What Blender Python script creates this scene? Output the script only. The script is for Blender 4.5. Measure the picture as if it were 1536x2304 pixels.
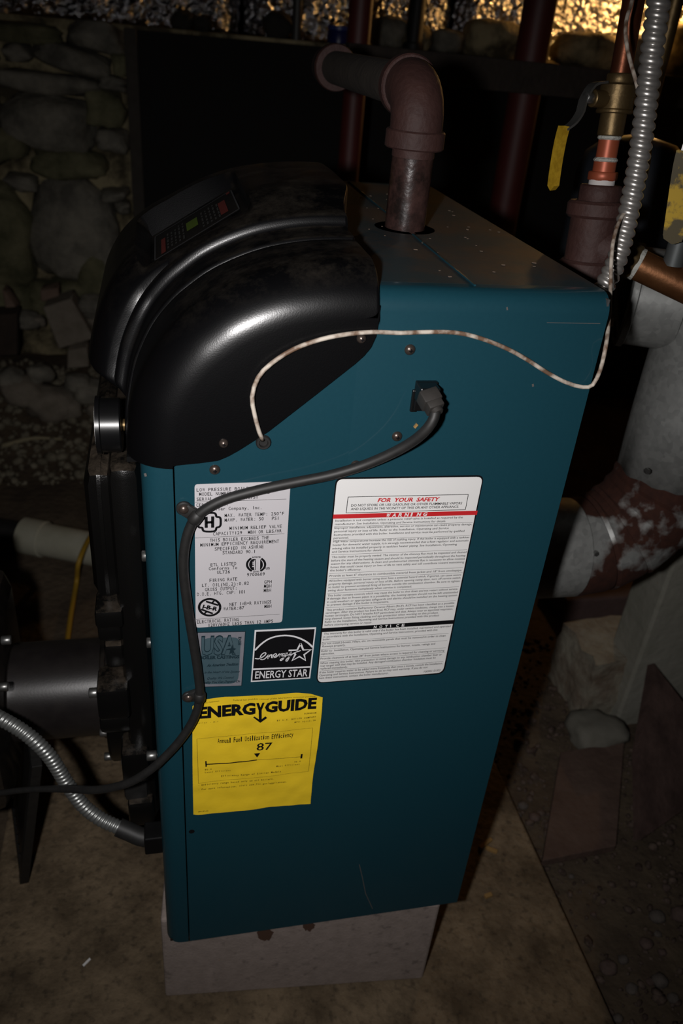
import bpy, bmesh, math, random
from mathutils import Vector, Matrix, noise
random.seed(7)
for o in list(bpy.data.objects): bpy.data.objects.remove(o)
SC = bpy.context.scene
COL = SC.collection
# ------------------------------------------------------------------ camera
FPX, CX, CY = 1771.88, 768.0, 1152.0
CAM = Vector((0.0267, -0.6230, 1.2501))
RX = Vector((0.9772, -0.1966, 0.0800))      # image right
RY = Vector((-0.0342, -0.5180, -0.8547))    # image down
RZ = Vector((0.2095, 0.8325, -0.5129))      # forward
cd = bpy.data.cameras.new('camera'); cam = bpy.data.objects.new('camera', cd); COL.objects.link(cam)
m = Matrix((RX, -RY, -RZ)).transposed().to_4x4(); m.translation = CAM
cam.matrix_world = m
cd.sensor_fit = 'VERTICAL'; cd.sensor_height = 22.3; cd.sensor_width = 14.9
cd.lens = FPX / 2304 * 22.3
cd.clip_start = 0.02
cd.dof.use_dof = True; cd.dof.focus_distance = 0.78; cd.dof.aperture_fstop = 4.0
SC.camera = cam
# ------------------------------------------------------------------ light
w = bpy.data.worlds.new('world'); SC.world = w; w.use_nodes = True
w.node_tree.nodes['Background'].inputs[0].default_value = (0.0, 0.0, 0.0, 1)
w.node_tree.nodes['Background'].inputs[1].default_value = 0.0
fl = bpy.data.lights.new('camera_flash', 'SPOT'); flo = bpy.data.objects.new('camera_flash', fl); COL.objects.link(flo)
fm = Matrix((RX, -RY, -RZ)).transposed().to_4x4(); fm.translation = CAM - RX * 0.085 - RZ * 0.02
flo.matrix_world = fm
fl.energy = 27.0; fl.spot_size = math.radians(98); fl.spot_blend = 1.0; fl.shadow_soft_size = 0.014
fl.color = (1.0, 0.97, 0.96)
SC.view_settings.view_transform = 'Standard'; SC.view_settings.look = 'None'
SC.view_settings.exposure = 0.0; SC.view_settings.gamma = 1.0; SC.view_settings.use_curve_mapping = False

# ------------------------------------------------------------------ helpers
def ray(px, py):
    return RX * ((px - CX) / FPX) + RY * ((py - CY) / FPX) + RZ
def onp(px, py, ax, val):
    d = ray(px, py); return CAM + d * ((val - CAM[ax]) / d[ax])
def dep(px, py, depth): return CAM + ray(px, py) * depth
def V(*a): return Vector(a)

MATS = {}
def mat(name, col, rough=.5, metal=0., n_scale=0, n_amt=.0, col2=None, bump=0., bump_scale=None, spec=.5, coat=0., det=6., spots=None):
    """principled with an object-space noise between col and col2 plus a fine bump"""
    if name in MATS: return MATS[name]
    M = bpy.data.materials.new(name); M.use_nodes = True; nt = M.node_tree; N = nt.nodes; L = nt.links
    b = N['Principled BSDF']
    b.inputs['Base Color'].default_value = (*col, 1); b.inputs['Roughness'].default_value = rough
    b.inputs['Metallic'].default_value = metal; b.inputs['Specular IOR Level'].default_value = spec
    b.inputs['Coat Weight'].default_value = coat
    if n_scale or bump:
        tc = N.new('ShaderNodeNewGeometry')
        nz = N.new('ShaderNodeTexNoise'); nz.inputs['Scale'].default_value = n_scale or 50; nz.inputs['Detail'].default_value = det
        nz.inputs['Roughness'].default_value = .65
        L.new(tc.outputs['Position'], nz.inputs['Vector'])
        if col2:
            r = N.new('ShaderNodeValToRGB'); r.color_ramp.elements[0].position = .5 - n_amt; r.color_ramp.elements[1].position = .5 + n_amt
            r.color_ramp.elements[0].color = (*col, 1); r.color_ramp.elements[1].color = (*col2, 1)
            L.new(nz.outputs['Fac'], r.inputs['Fac']); L.new(r.outputs['Color'], b.inputs['Base Color'])
        if spots:
            n3 = N.new('ShaderNodeTexNoise'); n3.inputs['Scale'].default_value = spots[0]; n3.inputs['Detail'].default_value = 3; L.new(tc.outputs['Position'], n3.inputs['Vector'])
            r3 = N.new('ShaderNodeValToRGB'); r3.color_ramp.elements[0].position = spots[1]; r3.color_ramp.elements[1].position = spots[1] + .16
            r3.color_ramp.elements[0].color = (spots[2],) * 3 + (1,); L.new(n3.outputs['Fac'], r3.inputs['Fac'])
            m3 = N.new('ShaderNodeMix'); m3.data_type = 'RGBA'; m3.blend_type = 'MULTIPLY'; m3.inputs[0].default_value = 1
            L.new(b.inputs['Base Color'].links[0].from_socket, m3.inputs[6]); L.new(r3.outputs['Color'], m3.inputs[7]); L.new(m3.outputs[2], b.inputs['Base Color'])
        if bump:
            n2 = N.new('ShaderNodeTexNoise'); n2.inputs['Scale'].default_value = bump_scale or 60; n2.inputs['Detail'].default_value = 5
            L.new(tc.outputs['Position'], n2.inputs['Vector'])
            bp = N.new('ShaderNodeBump'); bp.inputs['Strength'].default_value = bump; bp.inputs['Distance'].default_value = .01
            L.new(n2.outputs['Fac'], bp.inputs['Height']); L.new(bp.outputs['Normal'], b.inputs['Normal'])
    MATS[name] = M
    return M

def pinv(o, parent):
    o.parent = parent
    o.matrix_parent_inverse = Matrix.Translation(-parent.location) if parent.type == 'EMPTY' or parent.location.length else Matrix()
def obj(name, mesh, material=None, parent=None, loc=None, rot=None):
    o = bpy.data.objects.new(name, mesh); COL.objects.link(o)
    if material and not mesh.materials: mesh.materials.append(material)
    if loc is not None: o.location = loc
    if rot is not None: o.rotation_euler = rot
    if parent is not None: pinv(o, parent)
    return o
def tag(o, label, cat, group=None):
    o['label'] = label; o['category'] = cat
    if group: o['group'] = group
    return o
def thing(name, loc, label, cat, group=None):
    o = bpy.data.objects.new(name, None); COL.objects.link(o); o.location = loc; o.empty_display_size = .05
    return tag(o, label, cat, group)
def struct(o): o['kind'] = 'structure'; return o
def stuff(o): o['kind'] = 'stuff'; return o

def me(name, vs, fs, smooth=False, auto=None):
    d = bpy.data.meshes.new(name); d.from_pydata([tuple(v) for v in vs], [], fs)
    bm = bmesh.new(); bm.from_mesh(d); bmesh.ops.recalc_face_normals(bm, faces=bm.faces)
    if auto is not None:
        for e in bm.edges:
            if len(e.link_faces) == 2 and e.calc_face_angle(0) > math.radians(auto): e.smooth = False
        smooth = True
    bm.to_mesh(d); bm.free()
    if smooth: d.polygons.foreach_set('use_smooth', [True] * len(d.polygons))
    return d
class B:
    """collects pieces of ONE part"""
    def __init__(s): s.v = []; s.f = []
    def add(s, vs, fs):
        n = len(s.v); s.v += [Vector(v) for v in vs]; s.f += [[i + n for i in f] for f in fs]; return s
    def box(s, a, b, bev=0.):
        bm = bmesh.new(); a = Vector(a); b = Vector(b)
        bmesh.ops.create_cube(bm, size=1, matrix=Matrix.Translation((a + b) / 2) @ Matrix.Diagonal((*(b - a), 1)))
        if bev: bmesh.ops.bevel(bm, geom=bm.edges[:], offset=bev, segments=2, affect='EDGES', profile=.5)
        return s.bm(bm)
    def obox(s, c, ex, ey, ez, bev=0.):
        """box by centre and three half-extent vectors"""
        bm = bmesh.new(); ex, ey, ez = Vector(ex), Vector(ey), Vector(ez)
        bmesh.ops.create_cube(bm, size=2)
        if bev:
            for v in bm.verts: v.co = Vector((v.co.x * ex.length, v.co.y * ey.length, v.co.z * ez.length))
            bmesh.ops.bevel(bm, geom=bm.edges[:], offset=bev, segments=2, affect='EDGES', profile=.5)
            M = Matrix((ex.normalized(), ey.normalized(), ez.normalized())).transposed().to_4x4()
        else: M = Matrix((ex, ey, ez)).transposed().to_4x4()
        M.translation = Vector(c); bmesh.ops.transform(bm, matrix=M, verts=bm.verts)
        return s.bm(bm)
    def bm(s, bm):
        bm.verts.index_update(); s.add([v.co.copy() for v in bm.verts], [[v.index for v in f.verts] for f in bm.faces]); bm.free(); return s
    def lathe(s, a, b, prof, n=32, ring=None):
        """prof = [(t along a->b in metres, radius)]"""
        a = Vector(a); b = Vector(b); d = (b - a).normalized()
        u = d.orthogonal().normalized(); w_ = d.cross(u); vs = []; fs = []
        for t, r in prof:
            for k in range(n):
                an = 2 * math.pi * k / n; vs.append(a + d * t + (u * math.cos(an) + w_ * math.sin(an)) * r)
        for i in range(len(prof) - 1):
            for k in range(n):
                k2 = (k + 1) % n; fs.append([i * n + k, i * n + k2, (i + 1) * n + k2, (i + 1) * n + k])
        if prof[0][1] > 1e-6: fs.append(list(range(n)))
        if prof[-1][1] > 1e-6: fs.append([(len(prof) - 1) * n + k for k in range(n)])
        return s.add(vs, fs)
    def cyl(s, a, b, r, n=28, ch=0.):
        L = (Vector(b) - Vector(a)).length
        if ch: return s.lathe(a, b, [(0, r - ch), (ch, r), (L - ch, r), (L, r - ch)], n)
        return s.lathe(a, b, [(0, r), (L, r)], n)
    def tube(s, path, rad, n=14, mod=None, cap=True):
        vs = []; fs = []; P = [Vector(p) for p in path]; up = None; acc = 0
        for i, p in enumerate(P):
            t = (P[min(i + 1, len(P) - 1)] - P[max(i - 1, 0)]).normalized()
            if up is None: up = t.orthogonal().normalized()
            up = (up - t * up.dot(t)).normalized(); w_ = t.cross(up)
            if i: acc += (p - P[i - 1]).length
            for k in range(n):
                an = 2 * math.pi * k / n
                r = rad(i / (len(P) - 1)) if callable(rad) else rad
                if mod: r *= mod(acc, an)
                vs.append(p + (up * math.cos(an) + w_ * math.sin(an)) * r)
        for i in range(len(P) - 1):
            for k in range(n):
                k2 = (k + 1) % n; fs.append([i * n + k, i * n + k2, (i + 1) * n + k2, (i + 1) * n + k])
        if cap: fs.append(list(range(n))); fs.append([(len(P) - 1) * n + k for k in range(n)])
        return s.add(vs, fs)
    def ribbon(s, pts, wd, up):
        """flat stroke along pts, in the plane with normal up"""
        pts = [Vector(p) for p in pts]; up = Vector(up); vs = []; fs = []
        for i, p in enumerate(pts):
            t = (pts[min(i + 1, len(pts) - 1)] - pts[max(i - 1, 0)]).normalized(); q = t.cross(up) * wd / 2
            vs += [p - q, p + q]
        for i in range(len(pts) - 1): fs.append([2 * i, 2 * i + 1, 2 * i + 3, 2 * i + 2])
        return s.add(vs, fs)
    def mesh(s, name, smooth=False, auto=None): return me(name, s.v, s.f, smooth, auto)
def spline(pts, step):
    """Catmull-Rom through pts, resampled at about step"""
    P = [Vector(p) for p in pts]; P = [P[0] * 2 - P[1]] + P + [P[-1] * 2 - P[-2]]; out = []
    for i in range(1, len(P) - 2):
        n = max(2, int((P[i + 1] - P[i]).length / step))
        for k in range(n):
            t = k / n; a, b, c, d = P[i - 1:i + 3]
            out.append(.5 * ((2 * b) + (c - a) * t + (2 * a - 5 * b + 4 * c - d) * t * t + (3 * b - a - 3 * c + d) * t ** 3))
    out.append(P[-2]); return out
def sst(a, b, x):
    t = max(0, min(1, (x - a) / (b - a))); return t * t * (3 - 2 * t)
def lerp_tab(tab, x):
    for (a, p), (b, q) in zip(tab, tab[1:]):
        if x <= b: return p + (q - p) * max(0, (x - a) / (b - a))
    return tab[-1][1]
def rock(name, seed, size, blocky=.0, rough=.18, sub=3):
    bm = bmesh.new(); bmesh.ops.create_icosphere(bm, subdivisions=sub, radius=1)
    o = Vector((seed * 7.31, seed * 3.7, seed * 1.9))
    for v in bm.verts:
        c = v.co.copy()
        mx = max(abs(c.x), abs(c.y), abs(c.z))
        c = c * (1 - blocky) + c / mx * blocky * .9
        c *= 1 + rough * noise.noise(v.co * 1.3 + o) * 1.6 + rough * .5 * noise.noise(v.co * 3.1 + o)
        c += v.co * rough * .22 * noise.noise(v.co * 8 + o)
        v.co = Vector((c.x * size[0], c.y * size[1], c.z * size[2]))
    d = bpy.data.meshes.new(name); bm.to_mesh(d); bm.free()
    d.polygons.foreach_set('use_smooth', [True] * len(d.polygons)); return d

# ------------------------------------------------------------------ materials
TEAL = mat('teal_enamel', (.0075, .044, .062), .45, 0, 260, .25, (.0085, .048, .067), .02, 900, spec=.2, coat=.35)
BLK_PL = mat('black_plastic', (.004, .004, .0045), .30, 0, 40, .3, (.006, .006, .006), .012, 1500, spec=.5)
BLK_MT = mat('black_iron', (.007, .0065, .006), .28, .0, 16, .14, (.026, .021, .017), .04, 120)
BLK_RB = mat('black_rubber', (.010, .010, .010), .55, 0, 80, .2, (.018, .017, .016))
CONC = mat('slab_concrete', (.085, .059, .033), .9, 0, 11, .13, (.225, .165, .100), .5, 70, det=10., spots=(80, .30, .55))
BLOCKC = mat('block_concrete', (.27, .220, .195), .92, 0, 60, .2, (.36, .295, .265), .12, 260, spots=(70, .24, .6))
DIRT = mat('dirt', (.055, .038, .024), .95, 0, 12, .18, (.11, .08, .05), .8, 50)
STONE = mat('wall_stone', (.11, .103, .084), .85, 0, 9, .12, (.27, .25, .20), .6, 40, det=9.)
STONE2 = mat('mossy_stone', (.085, .085, .042), .9, 0, 8, .12, (.21, .195, .11), .6, 40, det=9.)
MORTAR = mat('lime_mortar', (.065, .053, .030), .95, 0, 8, .09, (.37, .31, .18), .9, 26)
BRICKM = mat('old_brick', (.17, .11, .08), .9, 0, 20, .2, (.24, .17, .13), .4, 60)
PALE = mat('pale_plaster', (.20, .20, .16), .9, 0, 6, .2, (.30, .29, .25), .3, 40)
RUSTRED = mat('rusty_red_iron', (.034, .0125, .0105), .68, 0, 25, .2, (.060, .024, .019), .15, 160)
REDPOST = mat('red_painted_steel', (.055, .006, .005), .55, 0, 10, .2, (.075, .010, .008))
DARKPIPE = mat('black_pipe_lacquer', (.014, .009, .008), .3, 0, 45, .13, (.06, .030, .026), .1, 90)
COPPER = mat('copper', (.15, .045, .022), .38, .8, 30, .2, (.21, .075, .038), .06, 60)
COPPER_D = mat('tarnished_copper', (.13, .05, .018), .45, .7, 22, .2, (.21, .09, .035), .1, 60)
COPPER_R = mat('bright_red_copper', (.38, .085, .040), .45, .35, 30, .2, (.44, .11, .05))
BRASS = mat('aged_brass', (.13, .085, .035), .45, .75, 40, .2, (.19, .13, .06), .08, 90)
SOLDER = mat('solder_flux', (.42, .42, .38), .7, .1, 90, .2, (.55, .55, .5), .4, 200)
TAPE = mat('white_thread_tape', (.62, .58, .56), .8)
GALV = mat('galvanised_conduit', (.56, .53, .50), .33, .8, 60, .2, (.70, .67, .63))
YELLOW = mat('yellow_vinyl', (.34, .20, .01), .5, 0, 120, .12, (.50, .31, .02))
WHITE = mat('white_label', (.78, .77, .76), .5)
GREYW = mat('grey_label', (.53, .51, .53), .5)
INK = mat('black_ink', (.005, .005, .006), .7, spec=.12)
REDINK = mat('red_ink', (.55, .015, .02), .6)
WPRINT = mat('white_print', (.72, .72, .74), .6)
YPAPER = mat('yellow_paper', (.86, .585, .020), .75, 0, 14, .2, (.93, .65, .028), .05, 60, spec=.15)
FADE = mat('faded_film', (.045, .085, .105), .5, 0, 30, .15, (.06, .10, .12))
FADE_L = mat('pale_film', (.17, .17, .195), .6, 0, 60, .2, (.21, .21, .24))
DTEAL = mat('dark_teal_ink', (.006, .022, .032), .6)
STEEL = mat('dull_steel', (.30, .30, .29), .38, .9)
SCREW = mat('bronzed_screw', (.085, .065, .055), .3, .7, 200, .2, (.13, .10, .085))
WOOD_D = mat('dark_timber', (.018, .013, .010), .85, 0, 20, .2, (.035, .026, .02), .4, 60)
WOOD_R = mat('reddish_board', (.085, .05, .038), .9, 0, 14, .2, (.13, .085, .065), .5, 40)
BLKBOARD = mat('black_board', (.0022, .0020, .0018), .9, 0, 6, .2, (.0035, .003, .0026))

# flue: galvanised sheet with rust
def rust_mat(name, lo, hi):
    M = bpy.data.materials.new(name); M.use_nodes = True; nt = M.node_tree; N = nt.nodes; L = nt.links; b = N['Principled BSDF']
    g = N.new('ShaderNodeNewGeometry')
    n1 = N.new('ShaderNodeTexNoise'); n1.inputs['Scale'].default_value = 11; n1.inputs['Detail'].default_value = 5
    n2 = N.new('ShaderNodeTexNoise'); n2.inputs['Scale'].default_value = 90; n2.inputs['Detail'].default_value = 4
    n3 = N.new('ShaderNodeTexVoronoi'); n3.inputs['Scale'].default_value = 130
    for q in (n1, n2, n3): L.new(g.outputs['Position'], q.inputs['Vector'])
    r = N.new('ShaderNodeValToRGB'); r.color_ramp.elements[0].position = lo; r.color_ramp.elements[1].position = hi
    L.new(n1.outputs['Fac'], r.inputs['Fac'])
    zr = N.new('ShaderNodeValToRGB'); zr.color_ramp.elements[0].color = (.17, .175, .17, 1); zr.color_ramp.elements[1].color = (.36, .365, .35, 1)
    mx0 = N.new('ShaderNodeMix'); mx0.data_type = 'FLOAT'; mx0.inputs[0].default_value = .5
    L.new(n2.outputs['Fac'], mx0.inputs[2]); L.new(n3.outputs['Color'], mx0.inputs[3]); L.new(mx0.outputs[0], zr.inputs['Fac'])
    rr = N.new('ShaderNodeValToRGB'); rr.color_ramp.elements[0].color = (.018, .0065, .005, 1); rr.color_ramp.elements[1].color = (.075, .024, .013, 1)
    L.new(n2.outputs['Fac'], rr.inputs['Fac'])
    mx = N.new('ShaderNodeMix'); mx.data_type = 'RGBA'
    L.new(r.outputs['Color'], mx.inputs[0]); L.new(zr.outputs['Color'], mx.inputs[6]); L.new(rr.outputs['Color'], mx.inputs[7])
    L.new(mx.outputs[2], b.inputs['Base Color'])
    ro = N.new('ShaderNodeMath'); ro.operation = 'MULTIPLY_ADD'; ro.inputs[1].default_value = .42; ro.inputs[2].default_value = .48
    L.new(r.outputs['Color'], ro.inputs[0]); L.new(ro.outputs[0], b.inputs['Roughness'])
    b.inputs['Metallic'].default_value = .35
    return M
FLUE = rust_mat('galvanised_sheet', .72, .80)
FLUE_R = rust_mat('rusty_galvanised_sheet', .44, .50)
# dusty top of the jacket: the enamel under a layer of brown dust with bare patches
def dusty():
    M = bpy.data.materials.new('dusty_enamel'); M.use_nodes = True; nt = M.node_tree; N = nt.nodes; L = nt.links; b = N['Principled BSDF']
    g = N.new('ShaderNodeNewGeometry'); n1 = N.new('ShaderNodeTexNoise'); n1.inputs['Scale'].default_value = 9; n1.inputs['Detail'].default_value = 7; n1.inputs['Roughness'].default_value = .7
    L.new(g.outputs['Position'], n1.inputs['Vector'])
    r = N.new('ShaderNodeValToRGB'); r.color_ramp.elements[0].position = .43; r.color_ramp.elements[1].position = .58
    r.color_ramp.elements[0].color = (.008, .030, .040, 1); r.color_ramp.elements[1].color = (.050, .037, .029, 1)
    L.new(n1.outputs['Fac'], r.inputs['Fac']); L.new(r.outputs['Color'], b.inputs['Base Color'])
    b.inputs['Roughness'].default_value = .6
    n2 = N.new('ShaderNodeTexNoise'); n2.inputs['Scale'].default_value = 400; L.new(g.outputs['Position'], n2.inputs['Vector'])
    bp = N.new('ShaderNodeBump'); bp.inputs['Strength'].default_value = .1; L.new(n2.outputs['Fac'], bp.inputs['Height']); L.new(bp.outputs['Normal'], b.inputs['Normal'])
    return M
DUSTY = dusty()
# black hood: glossy plastic under dust on its upward faces
def hoodmat(name, base, dust, rough, lo, hi, bump):
    M = bpy.data.materials.new(name); M.use_nodes = True; nt = M.node_tree; N = nt.nodes; L = nt.links; b = N['Principled BSDF']
    g = N.new('ShaderNodeNewGeometry'); sx = N.new('ShaderNodeSeparateXYZ'); L.new(g.outputs['Normal'], sx.inputs[0])
    up = N.new('ShaderNodeMapRange'); up.inputs[1].default_value = lo; up.inputs[2].default_value = hi; L.new(sx.outputs['Z'], up.inputs[0])
    n1 = N.new('ShaderNodeTexNoise'); n1.inputs['Scale'].default_value = 22; n1.inputs['Detail'].default_value = 8; n1.inputs['Roughness'].default_value = .75
    L.new(g.outputs['Position'], n1.inputs['Vector'])
    r = N.new('ShaderNodeValToRGB'); r.color_ramp.elements[0].position = .42; r.color_ramp.elements[1].position = .75; L.new(n1.outputs['Fac'], r.inputs['Fac'])
    mu = N.new('ShaderNodeMath'); mu.operation = 'MULTIPLY'; L.new(up.outputs[0], mu.inputs[0]); L.new(r.outputs['Color'], mu.inputs[1])
    mx = N.new('ShaderNodeMix'); mx.data_type = 'RGBA'; L.new(mu.outputs[0], mx.inputs[0])
    mx.inputs[6].default_value = (*base, 1); mx.inputs[7].default_value = (*dust, 1); L.new(mx.outputs[2], b.inputs['Base Color'])
    ro = N.new('ShaderNodeMath'); ro.operation = 'MULTIPLY_ADD'; ro.inputs[1].default_value = .3; ro.inputs[2].default_value = rough
    L.new(mu.outputs[0], ro.inputs[0]); L.new(ro.outputs[0], b.inputs['Roughness'])
    n2 = N.new('ShaderNodeTexNoise'); n2.inputs['Scale'].default_value = 900; L.new(g.outputs['Position'], n2.inputs['Vector'])
    bp = N.new('ShaderNodeBump'); bp.inputs['Strength'].default_value = bump; bp.inputs['Distance'].default_value = .002
    L.new(n2.outputs['Fac'], bp.inputs['Height']); L.new(bp.outputs['Normal'], b.inputs['Normal'])
    return M
HOODM = hoodmat('dusty_black_plastic', (.0022, .0022, .0026), (.034, .028, .021), .29, .55, 1.0, .05)
DOORM = hoodmat('dusty_black_iron', (.004, .0038, .0036), (.075, .058, .042), .24, .35, .9, .12)

# ================================================================== SETTING
# dirt floor, lightly uneven, heaped up along the back wall
def dirt_z(x, y):
    z = -.040 + .010 * noise.noise(Vector((x * 4, y * 4, 0))) + .006 * noise.noise(Vector((x * 13, y * 13, 3)))
    z += .012 * sst(.68, .8, x)
    z += .16 * sst(1.75, 2.35, y) * (1 - sst(.3, .7, x))
    z += .03 * sst(1.75, 2.2, y) * noise.noise(Vector((x * 9, y * 9, 5)))
    return z
vs = []; fs = []; NX, NY = 130, 130
for j in range(NY + 1):
    for i in range(NX + 1):
        x = -2.2 + 4.8 * i / NX; y = -1.6 + 4.5 * j / NY; vs.append((x, y, dirt_z(x, y)))
for j in range(NY):
    for i in range(NX): a = j * (NX + 1) + i; fs.append([a, a + 1, a + NX + 2, a + NX + 1])
struct(obj('floor', me('floor', vs, fs, True), DIRT))
# concrete slab under the boiler
b = B(); b.box((-.285, -1.3, -.09), (.66, .78, 0), .004)
struct(obj('floor_slab', b.mesh('floor_slab'), CONC))
struct(obj('ceiling', B().box((-2.2, -1.6, 2.05), (2.6, 2.9, 2.1)).mesh('ceiling'), WOOD_D))
for i in range(9):
    struct(obj('trim_%d' % (i + 1), B().box((-2.0 + i * .5, -1.58, 1.86), (-1.95 + i * .5, 2.88, 2.05)).mesh('joist'), WOOD_D))
# back wall: mortar core, stones proud of it, ledge at 1.24 m, foil above
wall = struct(obj('wall_back', B().box((-2.2, 2.455, -.1), (2.6, 2.86, 1.235)).mesh('wall_back'), MORTAR))
YW = 2.40
def wall_stone(x0, x1, y0, y1, tilt=0, m_=STONE, seed=1, bl=.45):
    """stone filling the photo's box x0..x1, y0..y1 on the wall face"""
    c = onp((x0 + x1) / 2, (y0 + y1) / 2, 1, YW)
    a = onp(x0, (y0 + y1) / 2, 1, YW); d = onp(x1, (y0 + y1) / 2, 1, YW)
    e = onp((x0 + x1) / 2, y0, 1, YW); f = onp((x0 + x1) / 2, y1, 1, YW)
    sx = (d - a).length / 2; sz = (e - f).length / 2
    return obj('stone', rock('stone', seed, (sx * 1.02, .10, sz * 1.02), .62, .2), m_, wall, c + Vector((0, .045, 0)), (0, tilt, 0))
STN = [(150, 285, 45, 118, .15, 0), (62, 258, 100, 166, .22, 0), (2, 72, 96, 142, 0, 0), (-70, 150, 48, 98, 0, 1), (-40, 235, 160, 212, .05, 0), (2, 216, 212, 345, .1, 0),
       (190, 280, 200, 290, 0, 1), (-60, 58, 290, 372, -.3, 1), (60, 250, 335, 408, .05, 1), (8, 88, 394, 432, .1, 0), (72, 264, 412, 640, .15, 0),
       (-90, 82, 430, 660, .1, 1), (225, 292, 425, 452, -.15, 0), (252, 296, 452, 478, 0, 0), (180, 300, 560, 700, .2, 1), (-130, 0, 200, 300, 0, 0), (-160, -10, 90, 165, 0, 1),
       (-200, -50, 310, 430, 0, 0), (-300, -140, 180, 320, .1, 0), (-260, -95, 450, 640, 0, 0), (-330, -170, 60, 160, 0, 1), (-100, 90, 630, 760, 0, 1), (60, 210, 630, 730, .1, 1),
       (250, 292, 118, 172, 0, 1), (215, 290, 170, 205, .1, 0), (215, 292, 290, 350, 0, 0), (-250, -90, 650, 800, 0, 0)]
for i, (a, c, d, e, t, k) in enumerate(STN): wall_stone(a, c, d, e, t, STONE2 if k else STONE, i + 1)
# stones on the ledge over the back wall (right part, seen above the rail)
LEDGE = [(838, 905, 25, 95, 0), (1030, 1180, 55, 135, 1), (960, 1030, 78, 130, 0), (1240, 1370, 95, 165, 1), (880, 960, 60, 120, 1), (1460, 1560, 90, 200, 1), (1370, 1450, 110, 180, 0)]
for i, (a, c, d, e, k) in enumerate(LEDGE):
    p = onp((a + c) / 2, e, 1, 2.55); q = onp((a + c) / 2, d, 1, 2.55); u = onp(a, e, 1, 2.55); v = onp(c, e, 1, 2.55)
    h = (q - p).length
    obj('stone', rock('ledge_stone', 40 + i, ((v - u).length * .52, .12, h * .6), .4, .14), MORTAR if k else STONE, wall, V(p.x, 2.55, 1.235 + h * .5))
struct(obj('wall_left', B().box((-2.3, -1.6, -.1), (-2.2, 2.9, 2.1)).mesh('wall_left'), MORTAR))
struct(obj('wall_right', B().box((2.6, -1.6, -.1), (2.7, 2.9, 2.1)).mesh('wall_right'), MORTAR))
struct(obj('wall_front', B().box((-2.2, -1.7, -.1), (2.6, -1.6, 2.1)).mesh('wall_front'), MORTAR))
# foil-faced insulation above the ledge
fo = bpy.data.materials.new('foil_facing'); fo.use_nodes = True
nt = fo.node_tree; bb = nt.nodes['Principled BSDF']; bb.inputs['Metallic'].default_value = 1; bb.inputs['Roughness'].default_value = .16; bb.inputs['Base Color'].default_value = (.45, .45, .47, 1)
g = nt.nodes.new('ShaderNodeNewGeometry'); n1 = nt.nodes.new('ShaderNodeTexVoronoi'); n1.inputs['Scale'].default_value = 42
n2 = nt.nodes.new('ShaderNodeTexNoise'); n2.inputs['Scale'].default_value = 60; n2.inputs['Detail'].default_value = 4
ad = nt.nodes.new('ShaderNodeMath'); bp = nt.nodes.new('ShaderNodeBump'); bp.inputs['Strength'].default_value = 1.0; bp.inputs['Distance'].default_value = .012
nt.links.new(g.outputs['Position'], n1.inputs['Vector']); nt.links.new(g.outputs['Position'], n2.inputs['Vector'])
nt.links.new(n1.outputs['Distance'], ad.inputs[0]); nt.links.new(n2.outputs['Fac'], ad.inputs[1]); nt.links.new(ad.outputs[0], bp.inputs['Height']); nt.links.new(bp.outputs['Normal'], bb.inputs['Normal'])
def foil(x0, x1, label):
    vs = []; fs = []; nx = int((x1 - x0) / .012); nz = 45
    for j in range(nz + 1):
        for i in range(nx + 1):
            x = x0 + (x1 - x0) * i / nx; z = 1.238 + .6 * j / nz
            ed = min(i, nx - i) / 5.
            y = 2.79 - .05 * min(1, ed) + .014 * noise.noise(Vector((x * 14, z * 20, x0))) + .005 * noise.noise(Vector((x * 50, z * 60, 1)))
            vs.append((x, y, z))
    n0 = len(vs)
    for j in range(nz):
        for i in range(nx): a = j * (nx + 1) + i; fs.append([a, a + 1, a + nx + 2, a + nx + 1])
    o = obj('foil_insulation', me('foil_insulation', vs, fs, True), fo); tag(o, label, 'insulation')
    sm = o.modifiers.new('thickness', 'SOLIDIFY'); sm.thickness = .02; sm.offset = 1
    return o
foil(-2.1, .33, 'crinkled silver foil insulation above the stone wall beside the thin grey conduit')
foil(.34, 1.13, 'crinkled foil insulation behind the short black pipe on the wall ledge')
foil(1.14, 2.55, 'crinkled foil insulation glowing gold in the lamp light behind the copper pipe')
# black board in front of the wall, with its timber edge
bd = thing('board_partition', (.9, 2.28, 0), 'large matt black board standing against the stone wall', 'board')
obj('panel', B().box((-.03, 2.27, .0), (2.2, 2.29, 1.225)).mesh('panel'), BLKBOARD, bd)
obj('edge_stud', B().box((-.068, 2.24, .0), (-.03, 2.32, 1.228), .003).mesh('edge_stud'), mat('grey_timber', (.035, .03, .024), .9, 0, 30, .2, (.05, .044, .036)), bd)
# red posts, rail
def vpost(name, px, py, y, r, label, cat, m_, z1=2.05, n=24, z0=-.05):
    p = onp(px, py, 1, y); t = thing(name, (p.x, y, z0), label, cat)
    obj('shaft', B().cyl((p.x, y, z0), (p.x, y, z1), r, n).mesh('shaft', auto=40), m_, t)
    return t, p
t, pR = vpost('steel_post', 1190, 150, 1.61, .043, 'thick dark red steel post behind the dark rail and brass valve', 'post', REDPOST)
obj('base_plate', B().box((pR.x - .08, 1.53, -.05), (pR.x + .08, 1.69, -.03), .003).mesh('base_plate'), REDPOST, t)
t, pL = vpost('steel_post', 805, 100, 1.60, .029, 'slim dark red steel post behind the rusty elbow pipe', 'post', REDPOST)
obj('base_plate', B().box((pL.x - .06, 1.54, -.05), (pL.x + .06, 1.66, -.03), .003).mesh('base_plate'), REDPOST, t)
ra = onp(836, 106, 1, 1.52); rb = onp(983, 185, 1, 1.52)
b = B(); b.obox(((pL.x - .04 + 1.75) / 2, 1.542, 1.203), ((1.79 - pL.x) / 2, 0, -.006), (0, .024, 0), (0, 0, .036), .003)
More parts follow.
